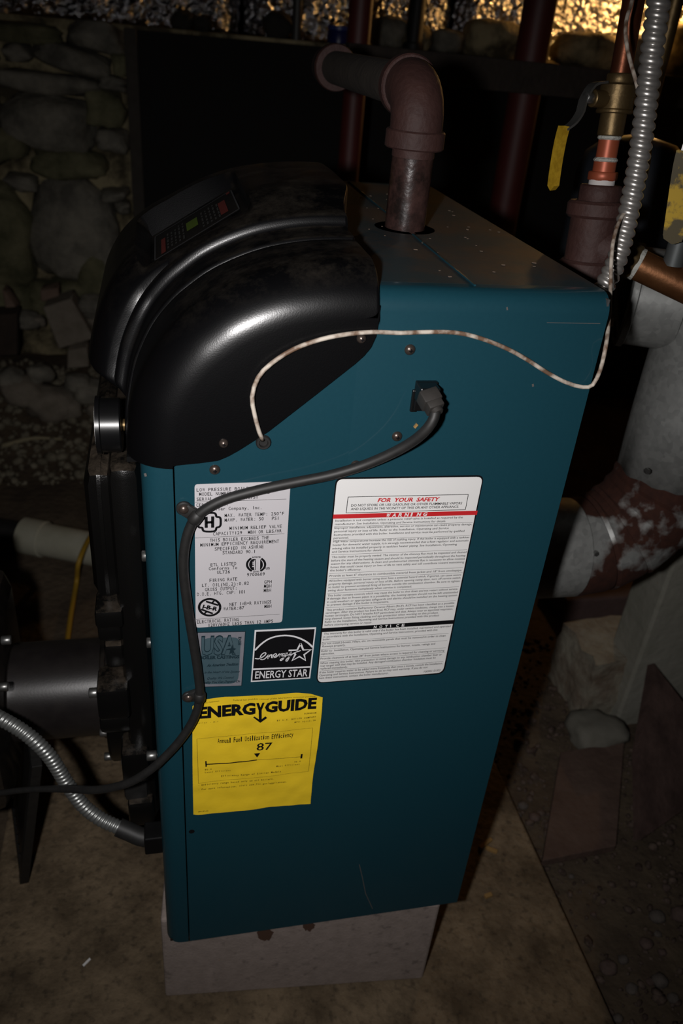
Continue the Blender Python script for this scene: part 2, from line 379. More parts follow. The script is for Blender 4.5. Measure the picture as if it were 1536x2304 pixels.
tag(obj('timber_rail', b.mesh('timber_rail'), WOOD_D), 'blackened horizontal timber rail fixed across the red posts', 'rail')
# things on the ledge
t, p = vpost('steel_conduit_pipe', 668, 40, 2.45, .016, 'thin grey vertical conduit rising from the ledge by the blue jar', 'pipe', mat('grey_pipe', (.07, .07, .065), .5, .4), 2.05, 18, 1.236)
obj('clamp', B().cyl((p.x, 2.45, 1.36), (p.x, 2.45, 1.385), .020, 18, .003).mesh('clamp', auto=40), STEEL, t)
t, p = vpost('iron_pipe', 936, 40, 2.45, .029, 'short black vertical iron pipe on the ledge between pale stones', 'pipe', mat('soot_black', (.005, .005, .005), .6), 2.05, 18, 1.236)
obj('collar', B().cyl((p.x, 2.45, 1.236), (p.x, 2.45, 1.262), .037, 18, .004).mesh('collar', auto=40), MATS['soot_black'], t)
p = onp(762, 88, 1, 2.45)
t = thing('plastic_jar', (p.x, 2.45, 1.236), 'small dark blue plastic jar standing on the wall ledge', 'jar')
BLUE = mat('blue_plastic', (.006, .010, .10), .35)
obj('jar_body', B().lathe((p.x, 2.45, 1.236), (p.x, 2.45, 1.30), [(0, .036), (.003, .04), (.035, .04), (.04, .037)], 28).mesh('jar_body', auto=40), BLUE, t)
obj('lid', B().lathe((p.x, 2.45, 1.276), (p.x, 2.45, 1.31), [(0, .040), (.012, .040), (.014, .037)], 28).mesh('lid', auto=40), mat('pale_blue_lid', (.03, .05, .2), .4), t)
for i, (px, py, s) in enumerate([(625, 82, .050), (412, 62, .035), (455, 78, .03)]):
    p = onp(px, py, 1, 2.5)
    tag(obj('loose_stone', rock('loose_stone', 70 + i, (s, s, s * .9), .2, .2), mat('sooty_stone', (.012, .011, .01), .9, 0, 20, .2, (.03, .026, .02)), loc=(p.x, 2.5, 1.235 + s * .72)),
        ['sooty round stone on the ledge beside the grey conduit', 'small sooty stone on the ledge under the silver foil', 'sooty pebble on the ledge next to a slightly larger stone'][i], 'stone')
# pale wall stub right of the flue
c0 = onp(1390, 1612, 2, 0)
ps = struct(obj('wall_stub', B().box((c0.x, c0.y, -.06), (1.75, c0.y + .10, 2.05), .006).mesh('wall_stub'), PALE))
# hanging lamp that lights the foil
LB = V(1.98, 2.56, 1.66)
t = thing('light_bulb', (LB.x, LB.y, 1.86), 'bare incandescent bulb in a socket under the joists near the foil', 'lamp')
em = bpy.data.materials.new('glowing_glass'); em.use_nodes = True; eb = em.node_tree.nodes['Principled BSDF']
eb.inputs['Emission Color'].default_value = (1, .55, .18, 1); eb.inputs['Emission Strength'].default_value = 25
obj('glass_bulb', B().lathe(LB + V(0, 0, -.055), LB + V(0, 0, .06), [(0, .0), (.004, .014), (.02, .028), (.04, .03), (.06, .025), (.085, .014), (.1, .013)], 20).mesh('glass_bulb', True), em, t)
obj('socket', B().cyl(LB + V(0, 0, .04), LB + V(0, 0, .2), .02, 18).mesh('socket', auto=40), BLK_PL, t)
pl = bpy.data.lights.new('bulb_glow', 'POINT'); plo = bpy.data.objects.new('bulb_glow', pl); COL.objects.link(plo)
plo.location = LB + V(0, 0, -.1); pl.energy = 12.; pl.color = (1, .52, .16); pl.shadow_soft_size = .03

# ================================================================== BOILER
D, W, ZB, ZT = .409, .574, .197, 1.0778
boiler = thing('boiler', (.2, .287, ZB), 'teal enamelled oil boiler with a black plastic hood and stickers on its side', 'boiler')
BP = lambda n, mesh, m_, loc=None, rot=None: obj(n, mesh, m_, boiler, loc, rot)
def sheet(prof, x0, x1, th, nx=1):
    """profile in (y,z), swept along x, given thickness th inward (prof lists outer, inner computed)"""
    b = B(); n = len(prof); inn = []
    for i, p in enumerate(prof):
        a = Vector(prof[max(i - 1, 0)]); c = Vector(prof[min(i + 1, n - 1)]); t = (c - a).normalized(); inn.append(Vector(p) + Vector((t.y, -t.x)) * th)
    vs = [(x, *q) for x in (x0, x1) for q in list(map(tuple, prof)) + [tuple(q) for q in inn]]
    N = 2 * n; fs = []
    for i in range(n - 1):
        fs += [[i, i + 1, N + i + 1, N + i], [n + i, n + i + 1, N + n + i + 1, N + n + i], [i, i + 1, n + i + 1, n + i], [N + i, N + i + 1, N + n + i + 1, N + n + i]]
    fs += [[0, n, N + n, N], [n - 1, 2 * n - 1, N + 2 * n - 1, N + n - 1]]
    return b.add(vs, fs)
R_ = .018
prof = [(0, ZB), (0, ZT - R_)] + [(R_ - R_ * math.cos(a), ZT - R_ + R_ * math.sin(a)) for a in [math.pi / 2 * k / 6 for k in range(1, 7)]] + [(.026, ZT)]
XS = .0295
XC = .185     # the side panels stop under the hood in front of here
def side_cut(b, y0, y1):
    o_ = [(XS, ZB), (XC, ZB), (XC, 1.032), (.10, .962), (.07, .938), (XS, .934)]; n = len(o_)
    return b.add([(x, y, z) for y in (y0, y1) for x, z in o_], [list(range(n)), list(range(n, 2 * n))] + [[i, (i + 1) % n, n + (i + 1) % n, n + i] for i in range(n) if i != 1])
BP('side_panel', side_cut(sheet(prof, XC, D, .0012), 0, .0012).mesh('side_panel', auto=30), TEAL)
prof2 = [(W - y, z) for y, z in prof]
BP('side_panel', side_cut(sheet(prof2, XC, D, -.0012), W, W - .0012).mesh('side_panel', auto=30), TEAL)
# front panel wraps both front corners
rc = .019; fp = [(XS - .0015, 0)] + [(rc - rc * math.sin(a), rc - rc * math.cos(a)) for a in [math.pi / 2 * k / 6 for k in range(7)]]
fp = fp + [(x, W - y) for x, y in fp[::-1]]
fb = B(); n = len(fp)
inn = [(x + (.0012 if 0 < i < n - 1 else 0), y + (.0012 if y < W / 2 else -.0012)) for i, (x, y) in enumerate(fp)]
zc = .921
vs = [(x, y, z) for z in (ZB, zc) for x, y in fp + inn]; fs = []
for i in range(n - 1):
    N2 = 2 * n
    fs += [[i, i + 1, N2 + i + 1, N2 + i], [n + i, n + i + 1, N2 + n + i + 1, N2 + n + i], [i, i + 1, n + i + 1, n + i], [N2 + i, N2 + i + 1, N2 + n + i + 1, N2 + n + i]]
fb.add(vs, fs)
BP('front_panel', fb.mesh('front_panel', auto=30), TEAL)
# top panels with the pipe cut-out shared between them
HX, HY, HR = .2880, .2510, .0335
def top_panel(x0, x1, side):
    out = [(x0, .0262), (x1, .0262), (x1, W - .0262), (x0, W - .0262)]
    if side > 0: out = [(x0, .0262), (x1, .0262), (x1, W - .0262), (x0, W - .0262), (x0, HY + HR)] + [(HX + HR * math.cos(a), HY + HR * math.sin(a)) for a in [math.pi / 2 - math.pi * k / 20 for k in range(1, 20)]] + [(x0, HY - HR)]
    else: out = [(x0, .0262), (x1, .0262), (x1, HY - HR)] + [(HX + HR * math.cos(a), HY + HR * math.sin(a)) for a in [-math.pi / 2 - math.pi * k / 20 for k in range(1, 20)]] + [(x1, HY + HR), (x1, W - .0262), (x0, W - .0262)]
    n = len(out); vs = [(x, y, z) for z in (ZT, ZT - .0014) for x, y in out]
    fs = [list(range(n)), list(range(n, 2 * n))] + [[i, (i + 1) % n, n + (i + 1) % n, n + i] for i in range(n)]
    bm = bmesh.new(); V_ = [bm.verts.new(v) for v in vs]
    for f in fs: bm.faces.new([V_[i] for i in f])
    bmesh.ops.triangulate(bm, faces=[f for f in bm.faces if len(f.verts) > 4]); return B().bm(bm)
BP('top_panel', top_panel(.186, .2866, -1).mesh('top_panel'), DUSTY)
BP('top_panel', top_panel(.2888, D, 1).mesh('top_panel'), DUSTY)
BP('top_seam', B().box((.2868, .020, ZT - .002), (.2886, HY - HR - .001, ZT + .0012)).mesh('top_seam'), TEAL)
BP('top_seam', B().box((.2868, HY + HR + .001, ZT - .002), (.2886, W - .020, ZT + .0012)).mesh('top_seam'), TEAL)
BP('back_panel', B().box((D - .003, .002, ZB), (D - .001, W - .002, ZT - .004)).mesh('back_panel'), mat('back_steel', (.10, .10, .10), .6, .5))
BP('base_plate', B().box((.004, .004, ZB), (D - .004, W - .004, ZB + .004)).mesh('base_plate'), BLK_MT)
BP('cast_section', B().box((.05, .06, ZB + .02), (D - .04, W - .06, .92), .03).mesh('cast_section', auto=40), BLK_MT)
# ---- hood
PA = [(-.012, .9195), (-.0115, .933), (-.0095, .95), (-.005, .972), (.000, .987), (.008, 1.003), (.016, 1.016), (.026, 1.029), (.037, 1.041), (.050, 1.052), (.064, 1.0625), (.080, 1.0715), (.098, 1.0795), (.117, 1.086), (.137, 1.0905), (.157, 1.0935), (.177, 1.095), (.197, 1.0955)]
NS = 120
acc = [0]
for a, b_ in zip(PA, PA[1:]): acc.append(acc[-1] + math.dist(a, b_))
def pa(s):
    t = s * acc[-1]
    for i in range(len(PA) - 1):
        if t <= acc[i + 1] + 1e-9:
            k = (t - acc[i]) / (acc[i + 1] - acc[i]); break
    P = [Vector(PA[max(min(i + q, len(PA) - 1), 0)]) for q in (-1, 0, 1, 2)]
    a, b, c, d = P; t = k
    return .5 * ((2 * b) + (c - a) * t + (2 * a - 5 * b + 4 * c - d) * t * t + (3 * b - a - 3 * c + d) * t ** 3)
PS = [pa(i / NS) for i in range(NS + 1)]
PN = []
for i in range(NS + 1):
    t = (PS[min(i + 1, NS)] - PS[max(i - 1, 0)]).normalized(); PN.append(Vector((-t.y, t.x)))
Y0 = -.004; RR = .040
ys = [Y0 + RR * (1 - math.cos(math.pi / 2 * k / 10)) for k in range(11)]
ys += [.05, .07, .09, .099, .1005, .102, .1027, .1035, .105, .110, .115, .120, .125, .130, .1345, .136, .1375, .1385, .1395, .1405, .1415, .143, .145, .147, .149, .1505, .152, .1545, .157, .160, .164, .169, .175, .182, .19, .198]
REC0, REC1 = .200, .330
ys += [REC0 - .001, REC0 + .0008] + [REC0 + .004 + k * .011 for k in range(11)] + [REC1 - .004, REC1, REC1 + .006, REC1 + .012, REC1 + .02]
ys += [W - y for y in ys if W - y > REC1 + .03]
ys = sorted(set(round(y, 5) for y in ys))
HT = [(0, 0), (.099, 0), (.1005, -.0012), (.102, -.0030), (.1027, -.0012), (.1035, .0012), (.105, .0020), (.130, .0025), (.136, .0030), (.1375, .0042), (.1385, .0075), (.1395, .0105), (.1405, .0122), (.1415, .0133), (.143, .0141), (.149, .0150), (.156, .0160), (.17, .0195), (.19, .0265), (.21, .0295), (.287, .031)]
QA, QB = Vector((.0165, 1.0420)), Vector((.106, 1.0985))
def hood_h(y, s):
    yy = min(y, W - y)
    if yy < Y0 + RR:
        q = (Y0 + RR - yy) / RR; return -RR * (1 - math.sqrt(max(0, 1 - q * q)))
    h = lerp_tab(HT, yy)
    if yy > .149:      # the front of the raised middle has a tall rounded shoulder
        q = max(0, 1 - (yy - .149) / .052); hf = .0150 + .027 * math.sqrt(max(0, 1 - q * q)); k_ = 1 - sst(.28, .58, s); h = h * (1 - k_) + hf * k_
    if yy > .105:
        f = sst(.06, .115, s) if yy > .13 else sst(.0, .03, s)
        h *= f
    return h
vs = []; fs = []; NR = NS + 3
for y in ys:
    yy = min(y, W - y); xe = .0 + .014 * sst(.15, .22, yy)
    for i in range(NS + 1):
        s = i / NS; p = PS[i] + PN[i] * hood_h(y, s)
        p = p + Vector((xe * sst(.6, 1, s), 0))
        if .150 <= y <= REC1 + .012:
            # display recess: floor is the chord plane, far wall ramps up
            ch = (QB - QA).normalized(); k = (p - QA).dot(ch) / (QB - QA).length
            nn = Vector((-ch.y, ch.x)); dd = (p - QA).dot(nn)
            k2 = -.07
            if k2 < k < 1.10 and dd > 0:
                e = min(sst(-.07, -.02, k), 1 - sst(1.04, 1.10, k)); e *= (1 - sst(REC1, REC1 + .012, y)) * sst(.150, .192, y)
                p = p - nn * (dd * e)
        sh = .042 * (1 - sst(.05, .36, s)) * sst(.03, .12, yy) * (1 - sst(.2, .27, yy))
        vs.append((p.x, y + (sh if y > W / 2 else -sh), p.y))
    p = vs[-1]; vs.append((p[0] + .0015, y, p[2] - .003)); vs.append((p[0] + .002, y, min(ZT - .0005, p[2] - .006)))
for j in range(len(ys) - 1):
    for i in range(NR - 1): a = j * NR + i; fs.append([a, a + 1, a + NR + 1, a + NR])
LOW = [(.0285, .9215), (.034, .9222), (.052, .9238), (.067, .9258), (.076, .930), (.085, .9355), (.110, .953), (.150, .9875), (.182, 1.0155), (.189, 1.0225), (.1945, 1.030), (.198, 1.040), (.199, 1.053), (.199, 1.066)]
lac = [0]
for a, c in zip(LOW, LOW[1:]): lac.append(lac[-1] + math.dist(a, c))
def low(t):
    t *= lac[-1]
    for i in range(len(LOW) - 1):
        if t <= lac[i + 1] + 1e-9: k = (t - lac[i]) / (lac[i + 1] - lac[i]); return Vector(LOW[i]).lerp(Vector(LOW[i + 1]), k)
for side in (0, 1):
    j = 0 if side == 0 else len(ys) - 1; y = ys[j]
    base = len(vs); yi = y + (.0028 if side == 0 else -.0028)
    for r_ in range(1, 6):
        for i in range(NS + 1):
            top = Vector((vs[j * NR + i][0], vs[j * NR + i][2])); q = top.lerp(low(i / NS), r_ / 5); vs.append((q.x, y, q.y))
    for i in range(NS + 1): q = low(i / NS); vs.append((q.x, yi, q.y))
    def idx(r_, i): return j * NR + i if r_ == 0 else base + (r_ - 1) * (NS + 1) + i
    for r_ in range(6):
        for i in range(NS): fs.append([idx(r_, i), idx(r_, i + 1), idx(r_ + 1, i + 1), idx(r_ + 1, i)])
# underside lip along the front bottom edge
hood = BP('hood', me('hood', vs, fs, auto=50), HOODM)
fl_b = B().box((-.0115, .02, .914), (.006, W - .02, .919)); obj('lower_lip', fl_b.mesh('lower_lip'), BLK_PL, hood)
# display in the recess
ch = (QB - QA).normalized(); nn = Vector((-ch.y, ch.x)); LQ = (QB - QA).length
def dq(k, y, h=.0006):
    p = QA + ch * (LQ * k) + nn * h; return V(p.x, y, p.y)
def dquad(b, k0, k1, y0, y1, h=.0006): b.add([dq(k0, y0, h), dq(k1, y0, h), dq(k1, y1, h), dq(k0, y1, h)], [[0, 1, 2, 3]])
YD0, YD1 = .2045, .312
b = B(); dquad(b, .02, .97, YD0, YD1, .0008); disp = obj('display_panel', b.mesh('display_panel'), mat('display_film', (.012, .011, .010), .35), hood)
b = B(); dquad(b, .02, .97, YD0, YD0 + .004, .0016); dquad(b, .02, .97, YD1 - .003, YD1, .0016); dquad(b, .955, .97, YD0, YD1, .0016); dquad(b, .02, .035, YD0, YD1, .0016)
obj('display_border', b.mesh('display_border'), mat('grey_border', (.05, .05, .052), .4), disp)
b = B(); dquad(b, .40, .53, .245, .283, .0016); obj('green_symbol', b.mesh('green_symbol'), mat('green_ink', (.06, .10, .005), .6), disp)
for q in [(.10, .15, .215, .278, .0016), (.78, .86, .225, .285, .0016), (.90, .94, .30, .3095, .0018)]:
    b = B(); dquad(b, *q); obj('red_mark', b.mesh('red_mark'), mat('dull_red_ink', (.10, .012, .008), .6), disp)
b = B()
for k in range(16):
    k0 = .17 + .045 * k
    if .36 < k0 < .55 or k0 > .76: continue
    y = .222
    while y < .29:
        L_ = random.uniform(.006, .016); dquad(b, k0, k0 + .018, y, min(y + L_, .295), .0015); y += L_ + .005
stuff(obj('print_rows', b.mesh('print_rows'), mat('grey_print', (.03, .03, .028), .6), disp))

# ---- writing helper: Bfont glyph outlines laid on the side panel
_cache = {}
def glyphs(text, offset=0., res=2):
    key = (text, offset, res)
    if key in _cache: return _cache[key]
    cu = bpy.data.curves.new('t', 'FONT'); cu.body = text; cu.size = 1; cu.resolution_u = res; cu.offset = offset; cu.fill_mode = 'FRONT'
    ob = bpy.data.objects.new('t', cu); COL.objects.link(ob)
    mm = bpy.data.meshes.new_from_object(ob)
    out = ([v.co.copy() for v in mm.vertices], [list(p.vertices) for p in mm.polygons])
    bpy.data.objects.remove(ob); bpy.data.meshes.remove(mm); bpy.data.curves.remove(cu)
    _cache[key] = out; return out
CAP = .729 if True else 1
_v, _ = glyphs('H'); CAP = max(v.y for v in _v)
class Sticker:
    """pixel frame (origin, scale) -> the flat panel at depth y"""
    def __init__(s, ox, oy, sc, y=-.0006, wrap=None): s.ox, s.oy, s.sc, s.y, s.wrap = ox, oy, sc, y, wrap
    def P(s, x, y, dy=0.):
        p = onp(s.ox + x / s.sc, s.oy + y / s.sc, 1, s.y)
        q = V(p.x, s.y + dy, p.z)
        if s.wrap: q.y += s.wrap(p.x, p.z)
        return q
    def poly(s, b, pts, dy=-.0002): b.add([s.P(x, y, dy) for x, y in pts], [list(range(len(pts)))])
    def line(s, b, x0, y0, x1, y1, wd=.0004, dy=-.0004, n=1):
        b.ribbon([s.P(x0 + (x1 - x0) * k / n, y0 + (y1 - y0) * k / n, dy) for k in range(n + 1)], wd, (0, -1, 0))
    def stroke(s, b, pts, wd, dy=-.0004, closed=False, smooth=0):
        P = [s.P(x, y, dy) for x, y in pts]
        if smooth: P = spline(P, smooth)
        if closed: P = P + [P[0], P[1]]
        b.ribbon(P, wd, (0, -1, 0))
    def text(s, b, t, x0, y0, x1, y1, cap, off=0., mono=False, it=0., dy=-.0004):
        A = s.P(x0, y0); Bq = s.P(x1, y1); C_ = s.P(x0, y0 - cap)
        A.y = Bq.y = C_.y = s.y
        e = Bq - A; L_ = e.length; e.normalize(); u = V(-e.z, 0, e.x); H = (C_ - A).dot(u)
        def put(vs, fs, sx, xo):
            out = []
            for v in vs:
                q = A + e * (v.x * sx + xo + it * v.y / CAP * H) + u * (v.y / CAP * H)
                yy = s.y + dy + (s.wrap(q.x, q.z) if s.wrap else 0)
                out.append((q.x, yy, q.z))
            b.add(out, fs)
        if mono:
            n = len(t); pitch = L_ / (n - .25)
            for i, c in enumerate(t):
                if c == ' ': continue
                vs, fs = glyphs(c, off); x0_ = min(v.x for v in vs); x1_ = max(v.x for v in vs); wdt = x1_ - x0_
                sc = H / CAP * .92
                if wdt * sc > pitch * .80: sc = pitch * .80 / wdt
                put([Vector((v.x - (x0_ + x1_) / 2, v.y, 0)) for v in vs], fs, sc, (i + .375) * pitch)
        else:
            vs, fs = glyphs(t, off); x0_ = min(v.x for v in vs); x1_ = max(v.x for v in vs)
            put([Vector((v.x - x0_, v.y, 0)) for v in vs], fs, L_ / (x1_ - x0_), 0)
def rounded(s, pts, r, n=5):
    out = []
    for i, p in enumerate(pts):
        p = Vector(p); a = Vector(pts[i - 1]); c = Vector(pts[(i + 1) % len(pts)])
        p0 = p + (a - p).normalized() * r; p1 = p + (c - p).normalized() * r
        for k in range(n + 1):
            t = k / n; q = p0 * (1 - t) ** 2 + p * 2 * t * (1 - t) + p1 * t * t; out.append((q.x, q.y))
    return out
def plate(s, pts, th=.0004):
    n = len(pts); f = [s.P(x, y, 0) for x, y in pts]; k = [s.P(x, y, th) for x, y in pts]
    return B().add(f + k, [list(range(n)), list(range(n, 2 * n))] + [[i, (i + 1) % n, n + (i + 1) % n, n + i] for i in range(n)])

# ---- rating label
S = Sticker(420, 1070, 5.908)
lab = BP('rating_label', plate(S, rounded(S, [(103, 118), (1380, 76), (1268, 1952), (118, 2024)], 45)).mesh('rating_label'), GREYW); lab['label'] = 'pale grey rating plate sticker with black print'
b = B()
for t, x0, y0, x1, y1 in [
    ('LOW PRESSURE BOILER', 130, 210, 858, 189), ('MODEL NUMBER: MPO-IQ115-TB', 165, 267, 1100, 238), ('SERIAL NUMBER: 65216751', 132, 334, 945, 304),
    ('CERTIFIED BY', 128, 412, 553, 396), ('U.S. Boiler Company, Inc.', 130, 470, 1000, 442), ('MAX. WATER TEMP: 250\u00b0F', 503, 550, 1290, 522), ('MAWP. WATER: 50   PSI', 503, 612, 1225, 584),
    ('MINIMUM RELIEF VALVE', 568, 720, 1260, 692), ('CAPACITY129  MBH OR LBS/HR', 350, 795, 1258, 752), ('THIS BOILER EXCEEDS THE', 308, 880, 1090, 843),
    ('MINIMUM EFFICIENCY REQUIREMENT', 180, 943, 1222, 892), ('SPECIFIED IN ASHRAE', 372, 995, 1018, 962), ('STANDARD 90.1', 475, 1045, 912, 1026), ('ETL LISTED', 318, 1207, 655, 1188),
    ('Conforms To', 293, 1257, 667, 1240), ('UL726', 402, 1305, 572, 1297), ('9700609', 800, 1338, 1033, 1326), ('FIRING RATE', 303, 1412, 668, 1393), ('LT. OIL(NO.2):0.82', 203, 1480, 823, 1448),
    ('GPH', 1028, 1434, 1125, 1429), ('GROSS OUTPUT:', 243, 1536, 668, 1512), ('MBH', 1025, 1490, 1122, 1485), ('D.O.E. HTG. CAP: 101', 137, 1598, 778, 1562), ('MBH', 1022, 1547, 1118, 1542),
    ('NET I=B=R RATINGS', 568, 1732, 1120, 1697), ('WATER:87', 488, 1790, 760, 1775), ('MBH', 1030, 1759, 1122, 1754), ('ELECTRICAL RATING', 135, 1965, 690, 1930), ('120V/60HZ LESS THAN 12 AMPS', 283, 2009, 1143, 1952)]:
    S.text(b, t, x0, y0, x1, y1, 43, .006, True)
S.text(b, 'US', 1047, 1246, 1102, 1242, 28, .03)
for q in [(110, 352, 1322, 310), (110, 828, 1295, 772), (122, 1908, 1230, 1840)]: S.line(b, *q, .00035)
obj('print', b.mesh('print'), INK, lab)
b = B()
cl = [(235, 500), (300, 494), (365, 496), (385, 515), (395, 545), (430, 550), (447, 570), (450, 615), (446, 660), (425, 682), (395, 690), (385, 722), (360, 738), (300, 743), (235, 738), (212, 718), (205, 692), (170, 688), (150, 668), (146, 615), (152, 575), (175, 555), (205, 550), (215, 518), (235, 500)]
S.stroke(b, cl, .0021, smooth=.0006)
S.line(b, 256, 545, 258, 692, .0028); S.line(b, 344, 540, 343, 690, .0028); S.line(b, 256, 622, 344, 617, .0026)
obj('clover_emblem', b.mesh('clover_emblem'), INK, lab)
b = B()
arc = lambda cx, cy, rx, ry, a0, a1, n=28: [(cx + rx * math.cos(math.radians(a0 + (a1 - a0) * k / n)), cy - ry * math.sin(math.radians(a0 + (a1 - a0) * k / n))) for k in range(n + 1)]
S.stroke(b, arc(920, 1180, 120, 96, -62, 55), .0021); S.stroke(b, arc(920, 1180, 120, 96, 122, 242), .0021)
S.poly(b, arc(893, 1182, 65, 76, 68, 292), -.0003)
S.poly(b, arc(945, 1182, 65, 76, -66, 64), -.0003)
obj('round_mark', b.mesh('round_mark'), INK, lab)
b = B(); S.line(b, 872, 1148, 893, 1147, .0012, -.0006); S.line(b, 868, 1205, 893, 1204, .0012, -.0006)
for q in [(872, 1163, 893, 1162), (872, 1180, 893, 1180)]: S.line(b, *q, .0009, -.0006)
S.line(b, 899, 1118, 901, 1250, .0011, -.0006); S.line(b, 938, 1140, 939, 1250, .0010, -.0006); S.line(b, 968, 1122, 966, 1222, .0010, -.0006); S.line(b, 893, 1128, 912, 1127, .0004, -.0006)
obj('round_mark_letters', b.mesh('round_mark_letters'), GREYW, lab)
b = B(); S.text(b, 'INTERTEK', 868, 1094, 985, 1090, 18, .03); S.text(b, 'LISTED', 880, 1284, 960, 1280, 16, .03)
obj('rim_lettering', b.mesh('rim_lettering'), INK, lab); b = B()
S.stroke(b, arc(303, 1748, 140, 110, 0, 360, 48), .0024)
S.line(b, 255, 1670, 420, 1722, .0020); S.line(b, 190, 1775, 345, 1832, .0020); S.line(b, 335, 1690, 362, 1665, .0018); S.line(b, 235, 1832, 262, 1806, .0018)
S.text(b, 'I-B-R', 203, 1762, 400, 1796, 50, .05)
S.text(b, '*', 418, 1842, 438, 1840, 30, .02)
obj('ratings_mark', b.mesh('ratings_mark'), INK, lab)

# ---- warning label
S3 = Sticker(700, 1060, 3.84); S4 = Sticker(700, 1290, 4.389)
def z4(x, y): return (x / 4.389 * 3.84, (230 + y / 4.389) * 3.84)
c_bl, c_br = z4(45, 1088), z4(1310, 992)
lab = BP('warning_label', plate(S3, rounded(S3, [(212, 58), (1494, 36), c_br, c_bl], 60)).mesh('warning_label'), INK); lab['label'] = 'white safety sticker with red warning stripe and black border'
i_bl, i_br = z4(57, 1078), z4(1298, 980)
b = B(); S3.poly(b, rounded(S3, [(222, 70), (1482, 48), i_br, i_bl], 54), -.0002); obj('white_field', b.mesh('white_field'), WHITE, lab)
b = B(); S3.poly(b, [(190, 373), (1436, 340), (1429, 377), (184, 410)], -.0004); S3.text(b, 'FOR  YOUR  SAFETY', 570, 266, 1098, 256, 32, .035, it=.25); obj('red_print', b.mesh('red_print'), REDINK, lab)
b = B()
for i, q in enumerate('WARNING'): S3.text(b, q, 642 + i * 53, 393 - i * 1.6, 642 + i * 53 + (14 if q == 'I' else 34), 392 - i * 1.6, 27, .04, it=.2, dy=-.0006)
obj('warning_heading', b.mesh('warning_heading'), WHITE, lab)
b = B(); S4.poly(b, [(96, 541), (1411, 458), (1403, 496), (91, 580)], -.0004)
S3.stroke(b, [(317, 222), (1355, 200)], .0006); S3.stroke(b, [(1355, 200), (1330, 331)], .0006); S3.stroke(b, [(1330, 331), (300, 360)], .0006); S3.stroke(b, [(300, 360), (317, 222)], .0006)
for q in [(198, 480, 1392, 442), (190, 598, 1367, 555), (172, 722, 1345, 677), (155, 883, 1308, 832), (153, 928, 1305, 876)]: S3.line(b, *q, .0003)
for q in [(158, 197, 1457, 130), (143, 338, 1425, 267), (105, 680, 1355, 590), (97, 750, 1340, 662), (90, 822, 1327, 733), (87, 868, 1320, 778), (80, 962, 1300, 868)]: S4.line(b, *q, .0003)
S3.text(b, 'DO NOT STORE OR USE GASOLINE OR OTHER FLAMMABLE VAPORS', 343, 305, 1300, 285, 20, .008); S3.text(b, 'AND LIQUIDS IN THE VICINITY OF THIS OR ANY OTHER APPLIANCE.', 340, 336, 1272, 315, 20, .008)
for t, x0, y0, x1, y1 in [
    ('Installation is not complete unless a pressure relief valve is installed as required by the', 207, 435, 1307, 405), ('manufacturer. See Installation, Operating and Service Instructions for details.', 204, 465, 1162, 438),
    ('Improper installation, adjustment, alteration, service or maintenance can cause property damage,', 199, 498, 1387, 464), ('personal injury or loss of life. Refer to the Installation, Operating and Service', 197, 528, 1185, 498),
    ('Instructions provided with this boiler. Installation and service must be performed by qualified', 194, 558, 1320, 523), ('personnel.', 192, 585, 322, 580),
    ('High water temperatures increase the risk of scalding injury. If this boiler is equipped with a tankless', 188, 615, 1362, 577), ('heater for domestic water supply, it is strongly recommended that a flow regulator and automatic', 184, 645, 1357, 605),
    ('mixing valve be installed properly in tankless heater piping. See Installation, Operating', 181, 675, 1255, 638), ('and Service Instructions for details.', 178, 704, 612, 688),
    ('This boiler must be properly vented. The interior of the chimney flue must be inspected and cleaned', 175, 750, 1337, 705), ('before the start of the heating season and should be inspected periodically throughout the heating', 171, 780, 1328, 735),
    ('season for any obstructions. A clean and unobstructed chimney flue is necessary to allow noxious', 168, 808, 1325, 762), ('fumes that could cause injury or loss of life to vent safely and will contribute toward maintaining', 164, 837, 1317, 791),
    ("the boiler's efficiency.", 161, 865, 430, 855), ('Provide at least 6" clearance to combustible material from jacket and 18" from smokepipe.', 157, 912, 1300, 862)]:
    S3.text(b, t, x0, y0, x1, y1, 17, .004)
